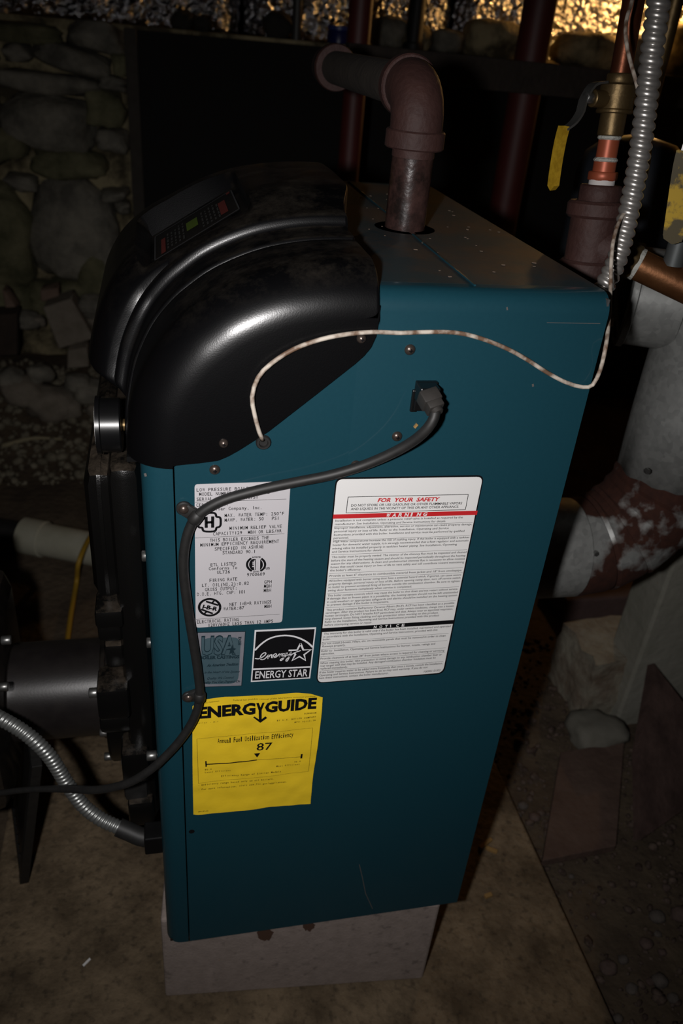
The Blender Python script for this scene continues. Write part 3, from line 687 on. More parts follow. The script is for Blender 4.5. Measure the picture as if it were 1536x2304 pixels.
for t, x0, y0, x1, y1 in [
    ('All boilers equipped with burner swing door have a potential hazard which, if ignored, can cause severe', 173, 82, 1477, 20), ('property damage, personal injury or loss of life. Before opening swing door, turn off service switch', 170, 114, 1470, 50),
    ('to boiler to prevent accidental firing of burner outside the combustion chamber. Be sure to tighten', 167, 145, 1463, 82), ('swing door fasteners completely when service is completed.', 164, 177, 990, 136),
    ('This boiler contains controls which may cause the boiler to shut down and not restart without service.', 160, 228, 1445, 160), ('If damage due to frozen pipes is a possibility, the heating system should not be left unattended', 157, 258, 1443, 192),
    ('in cold weather; or appropriate safeguards and alarms should be installed on the heating system', 154, 290, 1438, 222), ('to prevent damage if the boiler is inoperative.', 150, 320, 765, 286),
    ('This product contains Refractory Ceramic Fibers (RCF). RCF has been classified as a possible', 145, 370, 1410, 298), ('carcinogen. After the product has been fired, RCF may, under certain conditions, change into a known', 141, 398, 1405, 328),
    ('human carcinogen. Do NOT breathe RCF particulates and dust. Always wear an approved respirator,', 138, 428, 1395, 357), ('long sleeved, loose fitting clothing and eye protection when working on this product.', 135, 458, 1252, 394),
    ('Refer to the Installation, Operating and Service Instructions provided with this product', 133, 488, 1260, 421), ('before attempting service or repair.', 130, 518, 600, 491),
    ('The warranty for this boiler is valid only if the boiler has been installed, maintained and operated', 122, 605, 1375, 527), ('in accordance with the Installation, Operating and Service Instructions, provided with this', 118, 635, 1243, 564),
    ('boiler.', 113, 660, 188, 655), ('Do not install J-boxes, relays, etc. on removable panels that must be removed in order to clean', 104, 702, 1322, 621), ('flueways properly.', 106, 729, 335, 715),
    ('Refer to  Installation, Operating and Service Instructions for burner, nozzle, ratings and', 97, 776, 1220, 701), ('capacities.', 93, 803, 228, 795),
    ('Provide clearance of at least 24" from jacket where access is required for cleaning or servicing.', 90, 850, 1315, 766), ('When cleaning this boiler, take precaution to avoid damage to any combustion chamber liner or', 86, 896, 1287, 807),
    ('rear target wall that may be installed. Any damaged combustion chamber insulation must be', 86, 922, 1225, 839), ('replaced immediately.', 84, 949, 357, 931),
    ('If this boiler requires water to be added more frequently than once a month, consult the Installation,', 80, 988, 1295, 894), ('Operating and Service Instructions. Failure to do so may void warranty. If you do not', 77, 1015, 1145, 933),
    ('have these instructions, contact the boiler manufacturer.', 74, 1042, 760, 991), ('100901-01/02', 1110, 978, 1272, 964)]:
    S4.text(b, t, x0, y0, x1, y1, 19, .004)
obj('black_print', b.mesh('black_print'), INK, lab)
b = B()
for i, q in enumerate('NOTICE'): S4.text(b, q, 613 + i * 55, 540 - i * 3.6, 613 + i * 55 + (8 if q == 'I' else 28), 538 - i * 3.6, 24, .03, it=.1, dy=-.0006)
obj('notice_heading', b.mesh('notice_heading'), WHITE, lab)

# ---- energy star
S2 = Sticker(420, 1400, 4.8)
lab = BP('energy_label', plate(S2, [(733, 88), (1397, 56), (1332, 607), (691, 646)]).mesh('energy_label'), WPRINT); lab['label'] = 'square black sticker with white star and script emblem'
b = B(); S2.poly(b, [(749, 102), (1380, 72), (1333, 474), (716, 498)], -.0002); S2.poly(b, [(714, 516), (1330, 490), (1318, 594), (706, 630)], -.0002); obj('black_field', b.mesh('black_field'), INK, lab)
b = B()
S2.stroke(b, [(735, 302), (790, 245), (870, 185), (960, 152), (1060, 140), (1150, 150), (1235, 178), (1310, 222), (1358, 268)], .0020, smooth=.004)
st = [(1228, 228), (1258, 298), (1340, 293), (1266, 348), (1282, 410), (1215, 368), (1136, 412), (1172, 345), (1160, 330)]
S2.stroke(b, st, .0022)
S2.stroke(b, [(1098, 302), (1190, 298), (1228, 228)], .0022)
for q in [[(735, 388), (775, 392), (815, 374), (850, 345), (850, 326), (822, 333), (795, 368), (802, 400), (838, 394), (872, 360), (888, 345)],
          [(888, 345), (872, 392), (895, 358), (917, 345), (914, 380), (932, 378)], [(932, 378), (966, 352), (960, 335), (936, 350), (932, 376), (962, 374), (988, 350)],
          [(988, 350), (1003, 336), (997, 374), (1008, 347), (1034, 334)], [(1060, 338), (1036, 338), (1026, 362), (1050, 356), (1066, 330), (1046, 385), (1016, 412), (1010, 400), (1060, 370), (1082, 340)],
          [(1082, 325), (1082, 352), (1107, 345), (1127, 315), (1106, 375), (1080, 418), (1070, 405), (1110, 365), (1160, 328), (1230, 302)]]:
    S2.stroke(b, q, .0012, -.0005, smooth=.0012)
S2.text(b, 'ENERGY STAR', 735, 606, 1300, 580, 76, .012)
obj('white_print', b.mesh('white_print'), WPRINT, lab)

# ---- faded boiler castings label
lab = BP('castings_label', plate(S2, [(112, 106), (636, 96), (596, 690), (100, 706)]).mesh('castings_label'), DTEAL); lab['label'] = 'faded grey-teal sticker behind the black cord'
b = B(); S2.poly(b, [(120, 114), (628, 104), (588, 682), (108, 698)], -.0002); obj('pale_field', b.mesh('pale_field'), FADE_L, lab)
b = B(); S2.poly(b, rounded(S2, [(160, 170), (585, 160), (555, 660), (150, 670)], 90), -.0003); obj('inner_field', b.mesh('inner_field'), FADE, lab)
b = B(); S2.text(b, 'USA', 150, 350, 530, 335, 190, .05); obj('large_letters', b.mesh('large_letters'), DTEAL, lab)
b = B(); S2.text(b, 'USA', 155, 348, 525, 333, 184, .015, dy=-.0006); obj('letter_fill', b.mesh('letter_fill'), FADE, lab)
b = B(); S2.text(b, 'BOILER CASTINGS', 140, 398, 565, 386, 32, .05)
S2.text(b, 'An American Tradition', 215, 478, 550, 463, 28, .04, it=.3); S2.text(b, '...is the Heart of the System', 165, 552, 565, 541, 24, .02, it=.3)
S2.text(b, 'Quality We Control', 215, 617, 500, 606, 24, .02, it=.3); S2.text(b, 'Quality You Can Depend On', 150, 662, 570, 646, 24, .03, it=.3)
for i, q in enumerate('MADE'): S2.text(b, q, 556, 174 + i * 23, 588, 173 + i * 23, 18, .05)
S2.poly(b, [(490, 232), (503, 275), (535, 282), (505, 300), (520, 345), (488, 318), (455, 348), (468, 300), (440, 285), (477, 275)], -.0007)
obj('dark_print', b.mesh('dark_print'), DTEAL, lab)

# ---- yellow efficiency guide: wrinkled paper
def wr(x, z):
    return -.0012 * (noise.noise(Vector((x * 26, z * 34, 2))) + .6 * noise.noise(Vector((x * 70, z * 60, 9)))) - .0016
SY = Sticker(420, 1400, 4.8, -.0008, wr)
top = [(62, 900), (180, 828), (420, 796), (700, 783), (1000, 765), (1200, 752), (1330, 762), (1465, 802)]
bot = [(72, 2068), (110, 2072), (380, 2040), (640, 2016), (900, 1984), (1130, 1968), (1250, 1958), (1336, 1952)]
lft = lambda t: 62 + 10 * t - 6 * math.sin(t * 3.1); rgt = lambda t: 1465 - 129 * t + 8 * math.sin(t * 6)
NXp, NZp = 44, 44
def lin(tab, u):
    x = tab[0][0] + (tab[-1][0] - tab[0][0]) * u
    for (a, p), (c, q) in zip(tab, tab[1:]):
        if x <= c + 1e-6: return p + (q - p) * (x - a) / (c - a)
    return tab[-1][1]
vs = []; fs = []
for j in range(NZp + 1):
    for i in range(NXp + 1):
        u = i / NXp; t = j / NZp; x = lft(t) * (1 - u) + rgt(t) * u
        y = lin(top, u) * (1 - t) + lin(bot, u) * t
        vs.append(SY.P(x, y))
for j in range(NZp):
    for i in range(NXp): a = j * (NXp + 1) + i; fs.append([a, a + 1, a + NXp + 2, a + NXp + 1])
lab = BP('efficiency_label', me('efficiency_label', vs, fs, True), YPAPER); lab['label'] = 'wrinkled yellow paper energy guide sticker'
b = B()
T = lambda t, x0, y0, x1, y1, c, off=.0, mono=False, it=0.: SY.text(b, t, x0, y0, x1, y1, c, off, mono, it, dy=-.0004)
T('ENERG', 122, 1023, 738, 969, 107, .05); T('GUIDE', 838, 959, 1394, 915, 105, .05)
SY.poly(b, [(748, 862), (775, 858), (792, 905), (815, 853), (838, 851), (806, 935), (806, 1040), (775, 1040), (773, 935)], -.0005)
SY.poly(b, [(712, 1006), (728, 998), (790, 1040), (846, 1000), (866, 1018), (790, 1068)], -.0006)
T('U.S. Government', 195, 868, 350, 846, 14); T('Federal law prohibits removal of this label before consumer purchase', 500, 836, 1385, 796, 14)
T('Boiler - Oil', 105, 1085, 340, 1064, 16, 0, True); T('BURNHAM', 1265, 980, 1392, 972, 14, .01, True); T('BY U.S. BOILER COMPANY', 970, 1050, 1392, 1014, 15, .01, True); T('MPO-IQ115-TB', 1160, 1072, 1388, 1052, 14, .01, True)
T('Annual Fuel Utilization Efficiency', 333, 1298, 1145, 1225, 52, .012, True); T('87', 750, 1374, 918, 1360, 76, .008)
SY.poly(b, [(722, 1404), (790, 1398), (757, 1448)], -.0006)
SY.line(b, 205, 1525, 755, 1476, .0016, -.0005, 16); SY.line(b, 755, 1476, 1240, 1436, .0005, -.0005, 12); SY.line(b, 205, 1490, 208, 1550, .0016, -.0005, 3); SY.line(b, 1238, 1405, 1232, 1456, .0022, -.0005, 3)
for q in [(108, 1245, 1357, 1130), (1357, 1130, 1310, 1600), (1310, 1600, 125, 1722), (125, 1722, 108, 1245)]: SY.line(b, *q, .0003, -.0005, 20)
T('80.0', 195, 1592, 268, 1582, 14, .01, True); T('Least Efficient', 195, 1620, 472, 1592, 15, .008, True); T('95.0', 1158, 1502, 1225, 1494, 14, .01, True); T('Most Efficient', 965, 1550, 1215, 1524, 15, .008, True)
T('Efficiency Range of Similar Models', 370, 1660, 1015, 1602, 17, .008, True); T('- Efficiency range based only on oil boilers.', 122, 1754, 940, 1680, 17, .008, True)
T('- For more information, visit www.ftc.gov/appliances.', 122, 1802, 1080, 1712, 17, .008, True); T('(P/N)', 120, 2040, 230, 2028, 12)
obj('print', b.mesh('print'), INK, lab)

# ---- screws, grommet, inlet, clamps
b = B(); b.lathe((0, .0005, 0), (0, -.004, 0), [(0, .0048), (.0008, .0048), (.0022, .0040), (.0034, .0022), (.0038, .0)], 20); SCR = b.mesh('screw', auto=50)
b = B(); b.box((-.0016, -.0041, -.0004), (.0016, -.0030, .0004)).box((-.0004, -.0041, -.0016), (.0004, -.0030, .0016)); SLOT = b.mesh('slot')
def screw(px, py, y, par=boiler, s=1.):
    p = onp(px, py, 1, y); o = obj('screw', SCR, SCREW, par, p); o.scale = (s, 1, s)
    q = bpy.data.objects.new('slot', SLOT); COL.objects.link(q); q.parent = o
    if not SLOT.materials: SLOT.materials.append(INK)
    return o
for q in [(922, 787), (893, 982), (800, 1047), (483, 1057)]: screw(*q, -.0005)
screw(503, 998, Y0 - .0005, s=.85); screw(813, 762, Y0 - .0005, s=.85)
p = onp(592, 994, 1, 0)
b = B(); b.lathe((p.x, .0005, p.z), (p.x, -.004, p.z), [(0, .0068), (.0025, .0068), (.0038, .0058), (.0038, .0042), (.0012, .0036), (.0012, 0)], 24); BP('grommet', b.mesh('grommet', auto=50), BLK_RB)
p = onp(431, 1871, 1, 0); BP('blank_hole', B().lathe((p.x, .0003, p.z), (p.x, -.0004, p.z), [(0, .0035), (.0005, .0035)], 14).mesh('blank_hole'), INK)
# appliance inlet, proud of the panel
a = onp(938, 858, 1, -.002); c = onp(980, 912, 1, -.002)
b = B(); b.box((a.x - .001, -.006, c.z - .004), (c.x - .002, .0, a.z + .0005), .001); b.box((a.x - .003, -.0035, c.z - .006), (a.x + .003, .0, a.z - .008), .0008)
inlet = BP('power_inlet', b.mesh('power_inlet'), BLK_PL)
# paint scratches and chips on the panel
for q_, w_ in [([(1230, 726, -.0003), (1350, 728, -.0003)], .0005), ([(808, 1945, -.0003), (815, 1975, -.0003), (822, 2010, -.0003), (838, 2045, -.0003)], .0010), ([(1140, 691, -.0003), (1141, 698, -.0003)], .0013), ([(1198, 864, -.0003), (1199, 870, -.0003)], .0018), ([(326, 1065, .003), (328, 1072, .003)], .002)]:
    BP('paint_chip', B().ribbon([onp(x, y, 1, d_) for x, y, d_ in q_], w_, (0, -1, 0)).mesh('paint_chip'), mat('bare_paint', (.10, .09, .085), .7))
# cast-iron swing door on the front
door = BP('swing_door', B().box((-.036, .085, .34), (-.004, W - .085, .872), .012).mesh('swing_door', auto=40), DOORM)
def part(n, b, m_=DOORM, par=None, auto=40): return obj(n, b.mesh(n, auto=auto), m_, par or door)
bm_ = B(); bm_.box((-.062, .105, .69), (-.030, W - .105, .858), .018); part('door_rib', bm_)
part('door_rib', B().box((-.056, .10, .60), (-.030, W - .10, .635), .006)); part('door_rib', B().box((-.060, .095, .645), (-.034, W - .095, .668), .004))
part('door_rib', B().box((-.068, .09, .505), (-.030, W - .09, .530), .005)); part('hinge_lug', B().box((-.060, .080, .675), (-.030, .125, .70), .005)); part('hinge_lug', B().box((-.066, .072, .545), (-.030, .118, .592), .005)); part('hinge_lug', B().box((-.045, .070, .435), (-.012, .112, .487), .006)); part('hinge_lug', B().box((-.042, .072, .35), (-.010, .11, .395), .005))
part('burner_flange', B().cyl((-.072, .287, .405), (-.034, .287, .405), .112, 40, .004))
NUT = B().cyl((-.006, 0, 0), (.006, 0, 0), .006, 6, .001).mesh('bolt', auto=20)
for q in [(-.076, .19, .405), (-.076, .287, .505), (-.076, .384, .405), (-.076, .21, .335), (-.040, .085, .462), (-.07, .09, .575)]: obj('bolt', NUT, STEEL, door, q)
for q in [(338, 1250), (348, 1445), (347, 1700)]: obj('bolt', NUT, STEEL, door, onp(q[0] - 6, q[1], 1, .06))
a = onp(300, 1710, 1, .10); part('latch_handle', B().box((-.046, .08, a.z - .055), (-.016, .115, a.z), .006), BLK_RB); part('latch_stem', B().box((-.042, .085, a.z - .075), (-.020, .11, a.z - .05), .006), BLK_RB)
# pressure gauge
zg = .9045; yg = .118
b = B(); b.lathe((-.0435, yg, zg), (-.0195, yg, zg), [(0, .0255), (.0, .0290), (.004, .0290), (.005, .0270), (.0225, .0270), (.024, .0250)], 40)
gz = BP('pressure_gauge', b.mesh('pressure_gauge', auto=30), BLK_PL)
obj('gauge_face', B().lathe((-.0440, yg, zg), (-.0430, yg, zg), [(0, .0250), (.001, .0250)], 32).mesh('gauge_face'), WHITE, gz)
obj('gauge_stem', B().cyl((-.021, yg, zg), (.005, yg, zg), .006, 16).mesh('gauge_stem', auto=40), BRASS, gz)

# concrete block under the boiler
b = B(); ang = -.088
ex = V(math.cos(ang), math.sin(ang), 0); ey = V(-math.sin(ang), math.cos(ang), 0)
c = V(-.009, .036, 0) + ex * .198 + ey * .095
b.obox(c + V(0, 0, .0975), ex * .198, ey * .095, V(0, 0, .0975), .004)
blk_ = tag(obj('concrete_block', b.mesh('concrete_block'), BLOCKC), 'grey concrete block under the near side of the teal boiler', 'block')
fo_ = V(-.009, .036, 0) - ey * .0006
def onblock(px, py):
    d_ = ray(px, py); return CAM + d_ * ((fo_ - CAM).dot(ey) / d_.dot(ey))
for cx_, cy_, rr_ in [(596, 2102, 17), (694, 2084, 13)]:
    pp = [onblock(cx_ + rr_ * (1 + .45 * noise.noise(Vector((math.cos(a) * 2, math.sin(a) * 2, cx_)))) * math.cos(a), cy_ + .9 * rr_ * (1 + .5 * noise.noise(Vector((math.sin(a) * 2, cx_, math.cos(a) * 2)))) * math.sin(a)) for a in [2 * math.pi * k / 24 for k in range(24)]]
    obj('rust_stain', B().add(pp, [list(range(24))]).mesh('rust_stain'), mat('rust_on_concrete', (.075, .035, .02), .95), blk_)
c2 = V(.195, .45, .0975); b = B(); b.obox(c2, V(.198, 0, 0), V(0, .095, 0), V(0, 0, .0975), .004)
tag(obj('concrete_block', b.mesh('concrete_block'), BLOCKC), 'grey concrete block under the far side of the teal boiler', 'block')

# ================================================================== BURNER
bu = thing('oil_burner', (-.25, .287, 0.0), 'black oil burner with round air tube on the boiler door', 'burner')
obj('air_tube', B().cyl((-.205, .287, .402), (-.0725, .287, .402), .071, 48, .002).mesh('air_tube', auto=40), mat('brown_black_tube', (.012, .010, .010), .36, 0, 30, .2, (.020, .017, .016), .02, 400), bu)
obj('tube_collar', B().cyl((-.082, .287, .402), (-.0725, .287, .402), .0765, 48, .002).mesh('tube_collar', auto=40), BLK_MT, bu)
obj('housing', B().box((-.46, .17, .27), (-.206, .40, .56), .03).mesh('housing', auto=40), BLK_MT, bu)
obj('motor', B().cyl((-.36, .40, .40), (-.36, .56, .40), .07, 32, .008).mesh('motor', auto=40), BLK_MT, bu)
obj('transformer_lid', B().box((-.44, .19, .56), (-.23, .38, .62), .008).mesh('transformer_lid', auto=40), BLK_MT, bu)
b = B().cyl((-.33, .287, 0), (-.33, .287, .28), .018, 16); obj('support_leg', b.mesh('support_leg', auto=40), BLK_MT, bu)
obj('bolt', NUT, STEEL, bu, onp(14, 1440, 1, .20)); obj('bolt', NUT, STEEL, bu, onp(8, 1545, 1, .18))

# slatted panel leaning against the air tube
e1 = V(-.172, .20, .345) - V(-.238, .262, .0); e2 = V(-.07, .30, 0).normalized(); o0 = V(-.238, .262, .004)
nrm = e1.normalized().cross(e2).normalized()
sp = thing('slatted_panel', (-.238, .262, 0), 'black slatted metal panel leaning against the burner', 'panel')
Ls = .30
for k in (0, 1):
    q = o0 + e2 * (Ls * k); obj('side_rail', B().obox(q + e1 * .5, e1 * .5, e2 * .009, nrm * .007, .001).mesh('side_rail'), BLK_RB, sp)
for k in (.02, .97):
    q = o0 + e1 * k + e2 * Ls / 2; obj('cross_rail', B().obox(q, e1.normalized() * .009, e2 * (Ls / 2), nrm * .006, .001).mesh('cross_rail'), BLK_RB, sp)
for k in range(1, 15):
    q = o0 + e1 * .5 + e2 * (Ls * k / 15); obj('slat', B().obox(q, e1 * .47, (e2 + nrm * .9).normalized() * .006, (nrm - e2 * .9).normalized() * .001).mesh('slat'), BLK_PL, sp)

# ================================================================== CORDS AND CONDUITS
YC = -.0075
cord = thing('power_cord', onp(955, 885, 1, -.01), 'black power cord plugged into the side of the teal boiler', 'cord')
pts = [(979, 922, -.033), (976, 940, -.036), (963, 962, -.036), (938, 986, -.031), (900, 1010, -.024), (850, 1034, -.017), (800, 1053, -.012), (740, 1070, -.0095), (680, 1082, YC), (620, 1094, YC), (560, 1108, YC), (505, 1124, YC), (463, 1145, YC),
       (440, 1165, YC), (424, 1195, YC), (414, 1240, YC), (413, 1290, YC), (420, 1350, YC), (428, 1405, YC), (438, 1465, YC), (446, 1520, YC), (449, 1568, -.009), (437, 1615, -.010), (408, 1662, -.010), (370, 1704, -.010), (330, 1738, -.008), (285, 1763, 0.), (220, 1777, .02), (150, 1775, .05), (60, 1777, .08), (-40, 1790, .11)]
path = spline([onp(x, y, 1, d) for x, y, d in pts], .006)
obj('cable', B().tube(path, lambda t: .0047 - .0010 * sst(.80, .9, t), 14).mesh('cable', True), BLK_RB, cord)
# angled plug: block on the inlet, then a stepped boot turning down
a = onp(958, 872, 1, -.008); b = B()
p0 = onp(957, 884, 1, -.010)
b.box((p0.x - .0085, -.0215, p0.z - .0075), (p0.x + .0095, -.006, p0.z + .0085), .0012)
obj('plug_body', b.mesh('plug_body'), BLK_PL, cord)
q0 = onp(961, 890, 1, -.020); q1 = onp(979, 920, 1, -.032)
dv = (q1 - q0); ln = dv.length; dv.normalize(); sd = V(1, 0, .08); sd = (sd - dv * sd.dot(dv)).normalized(); th_ = dv.cross(sd)
b = B(); b.obox(q0 + dv * ln * .25, dv * ln * .42, sd * .0085, th_ * .0075, .0012); b.obox(q0 + dv * ln * .72, dv * ln * .38, sd * .0072, th_ * .0066, .0012); b.cyl(q0 + dv * ln * .9, q1 + dv * .005, .0056, 16, .001)
obj('plug_boot', b.mesh('plug_boot', auto=40), mat('dusty_rubber', (.022, .020, .018), .6, 0, 90, .2, (.034, .03, .027)), cord)
# cable clamps (screwed to the jacket)
def clamp(sx, sy, cx, cy, k):
    s_ = onp(sx, sy, 1, -.002); c_ = onp(cx, cy, 1, YC)
    t = path[min(range(len(path)), key=lambda i: (path[i] - c_).length)]; i = min(range(1, len(path) - 1), key=lambda i: (path[i] - c_).length); tn = (path[i + 1] - path[i - 1]).normalized()
    b = B(); b.tube([t - tn * .0055, t - tn * .004, t + tn * .004, t + tn * .0055], lambda u: .0052 if u in (0, 1) else .0062, 18)
    dv = V(t.x - s_.x, 0, t.z - s_.z); L_ = dv.length; dv.normalize(); sd = V(-dv.z, 0, dv.x)
    b.obox(V((s_.x + t.x) / 2, -.0035, (s_.z + t.z) / 2), dv * L_ * .5, sd * .0062, V(0, .0028, 0), .0012); b.cyl((s_.x, -.001, s_.z), (s_.x, -.0055, s_.z), .0068, 20, .001)
    o = BP('cord_clamp', b.mesh('cord_clamp', auto=40), BLK_RB)
    sc = obj('screw', SCR, SCREW, o, V(s_.x, -.0052, s_.z)); return o
clamp(413, 1142, 440, 1165, 0); clamp(424, 1566, 449, 1568, 1)
# thermostat wire
wpts = [onp(x, y, 1, d) for x, y, d in [(591, 990, -.002), (583, 972, -.007), (572, 930, -.010), (567, 892, -.0105), (580, 850, -.0105), (610, 818, -.010), (660, 786, -.009), (720, 764, -.008), (780, 752, -.007), (840, 747, -.0065), (900, 749, -.004), (960, 747, -.003), (1020, 748, -.003), (1070, 758, -.0025),
        (1130, 780, -.0025), (1180, 806, -.0025), (1230, 838, -.0025), (1272, 860, -.0028), (1310, 871, -.004), (1333, 866, -.006), (1350, 832, -.006)]]
wpts += [dep(1361, 786, .702), dep(1367, 745, .715), dep(1371, 690, .735), dep(1373, 650, .745), dep(1374, 605, .752), dep(1378, 550, .757), dep(1390, 505, .765), dep(1412, 465, .785), dep(1440, 425, .806), dep(1456, 380, .80), dep(1461, 330, .775), dep(1450, 268, .757), dep(1432, 190, .748), dep(1411, 110, .748), dep(1408, 50, .75), dep(1425, -20, .76), dep(1430, -160, .76), dep(1440, -600, .8)]
wm = bpy.data.materials.new('dirty_white_wire'); wm.use_nodes = True; nt = wm.node_tree
g = nt.nodes.new('ShaderNodeNewGeometry'); n1 = nt.nodes.new('ShaderNodeTexNoise'); n1.inputs['Scale'].default_value = 75; n1.inputs['Detail'].default_value = 6
r = nt.nodes.new('ShaderNodeValToRGB'); r.color_ramp.elements[0].position = .40; r.color_ramp.elements[0].color = (.16, .095, .06, 1); r.color_ramp.elements[1].position = .60; r.color_ramp.elements[1].color = (.60, .53, .45, 1)
nt.links.new(g.outputs['Position'], n1.inputs['Vector']); nt.links.new(n1.outputs['Fac'], r.inputs['Fac']); nt.links.new(r.outputs['Color'], nt.nodes['Principled BSDF'].inputs['Base Color']); nt.nodes['Principled BSDF'].inputs['Roughness'].default_value = .6
tag(obj('thermostat_wire', B().tube(spline(wpts, .006), .0019, 10).mesh('thermostat_wire', True), wm), 'thin dirty white wire looping across the teal side and up the steel conduit', 'wire')
# armoured steel conduit
def armour(pts, r, pitch, depth, step=.0011, n=20):
    path = spline(pts, step)
    def mod(acc, an):
        ph = (acc / pitch + an / (2 * math.pi)) % 1.0
        return 1 - depth * (1 - math.sin(math.pi * ph / .86) ** .5) if ph < .86 else 1 - depth
    return B().tube(path, r, n, mod)
yc_ = .125
cp = [onp(1497, -260, 1, yc_), onp(1490, -120, 1, yc_), onp(1482, 0, 1, yc_), onp(1470, 90, 1, yc_), onp(1457, 200, 1, yc_), onp(1444, 310, 1, yc_), onp(1424, 430, 1, yc_), onp(1392, 570, 1, yc_ - .004), onp(1357, 650, 1, yc_ - .006), V(.452, .112, 1.00), V(.436, .108, .965), V(.412, .107, .95)]
co = thing('armoured_conduit', cp[-1], 'spiral steel armoured conduit rising behind the corner of the teal boiler', 'conduit')
obj('spiral_sheath', armour(cp, .0108, .0087, .24).mesh('spiral_sheath', True), GALV, co)
obj('connector', B().cyl((.4085, .107, .95), (.428, .107, .955), .014, 18, .002).mesh('connector', auto=40), STEEL, co)
# flexible conduit to the burner
fp_ = [onp(-160, 1560, 1, .16), onp(-60, 1590, 1, .14), onp(0, 1616, 1, .12), onp(60, 1652, 1, .105), onp(110, 1700, 1, .095), onp(150, 1762, 1, .085), onp(185, 1810, 1, .075), onp(225, 1842, 1, .065), onp(272, 1864, 1, .055)]
fc = thing('flexible_conduit', fp_[-1], 'thin grey flexible metal conduit running from the boiler foot to the burner', 'conduit')
obj('ribbed_sheath', armour(fp_, .0092, .0052, .16, .0009, 16).mesh('ribbed_sheath', True), mat('dull_zinc', (.34, .35, .34), .4, .8), fc)
e_ = [onp(266, 1861, 1, .055), onp(292, 1872, 1, .05), onp(315, 1882, 1, .045), onp(335, 1886, 1, .042)]
obj('sleeve', B().tube(spline(e_, .004), .0115, 18).mesh('sleeve', auto=50), BLK_RB, fc)
q = onp(345, 1886, 1, .04); obj('fitting', B().box((q.x - .011, .028, q.z - .016), (q.x + .013, .055, q.z + .014), .002).mesh('fitting'), BLK_PL, fc)

# ================================================================== PIPES
# supply riser with elbow
sp_ = thing('supply_pipe', (HX, HY, ZT), 'rust red iron elbow pipe rising from the top of the boiler', 'pipe')
ZC = 1.213
obj('riser', B().cyl((HX, HY, 1.0), (HX, HY, 1.170), .0222, 32).mesh('riser', auto=40), DARKPIPE, sp_)
obj('riser_thread', B().lathe((HX, HY, 1.150), (HX, HY, 1.175), [(0, .0226), (.022, .0226)], 32).mesh('riser_thread', auto=40), RUSTRED, sp_)
RE = .036; ep = [V(HX, HY, 1.160), V(HX, HY, 1.168)] + [V(HX, HY + RE - RE * math.cos(a), ZC - RE + RE * math.sin(a)) for a in [math.pi / 2 * k / 12 for k in range(13)]] + [V(HX, HY + RE + .012, ZC), V(HX, HY + RE + .018, ZC)]
obj('elbow', B().tube(ep, .0275, 32).mesh('elbow', auto=50), RUSTRED, sp_)
obj('elbow_band', B().cyl((HX, HY, 1.158), (HX, HY, 1.176), .0312, 32, .0015).mesh('elbow_band', auto=30), RUSTRED, sp_)
obj('elbow_band', B().cyl((HX, HY + RE + .004, ZC), (HX, HY + RE + .020, ZC), .0312, 32, .0015).mesh('elbow_band', auto=30), RUSTRED, sp_)
obj('nipple', B().cyl((HX, HY + RE + .015, ZC), (HX, .725, ZC), .0222, 32).mesh('nipple', auto=40), mat('dusty_iron', (.035, .028, .023), .8, 0, 30, .2, (.055, .045, .036), .2, 90), sp_)
b = B(); b.lathe((HX, .70, ZC), (HX, .80, ZC), [(0, .0225), (0, .0305), (.003, .032), (.016, .032), (.019, .030), (.05, .029), (.06, .02), (.064, .0)], 32); obj('end_cap', b.mesh('end_cap', auto=35), RUSTRED, sp_)

# copper riser with ball valve and iron tee
T0 = onp(1425, 0, 1, .262); T1 = onp(1318, 612, 1, .235)
def ax(py):
    """point on the riser axis seen at photo row py"""
    lo, hi = -3., 3.
    for _ in range(60):
        mid = (lo + hi) / 2; p = T0.lerp(T1, mid); q = p - CAM; yy = CY + FPX * q.dot(RY) / q.dot(RZ)
        if yy < py: lo = mid
        else: hi = mid
    return T0.lerp(T1, (lo + hi) / 2)
rp = thing('return_piping', T1, 'copper riser with brass ball valve above a rusty iron tee', 'pipe')
def seg(n, y0, y1, r, m_, ns=28, ch=0., par=rp): return obj(n, B().cyl(ax(y0), ax(y1), r, ns, ch).mesh(n, auto=25), m_, par)
obj('copper_riser', B().cyl(T0.lerp(T1, -.75), ax(168), .0113, 28).mesh('copper_riser', auto=30), COPPER, rp)
vb = seg('ball_valve', 188, 250, .0188, BRASS, 32, .002)
seg('valve_collar', 166, 192, .0150, BRASS, 8, .001, vb); seg('valve_ring', 214, 219, .0196, BRASS, 32, 0, vb); seg('valve_ring', 246, 256, .0192, BRASS, 32, .001, vb); seg('valve_socket', 250, 306, .0138, BRASS, 28, .001, vb)
vd = (T0 - T1).normalized(); sdv = V(-1, -.25, 0); sdv = (sdv - vd * sdv.dot(vd)).normalized(); vc = ax(226)
obj('valve_bonnet', B().cyl(vc, vc + sdv * .034, .0085, 20, .001).mesh('valve_bonnet', auto=30), BRASS, vb); obj('valve_nut', B().cyl(vc + sdv * .034, vc + sdv * .043, .0062, 6, .0005).mesh('valve_nut', auto=20), STEEL, vb)
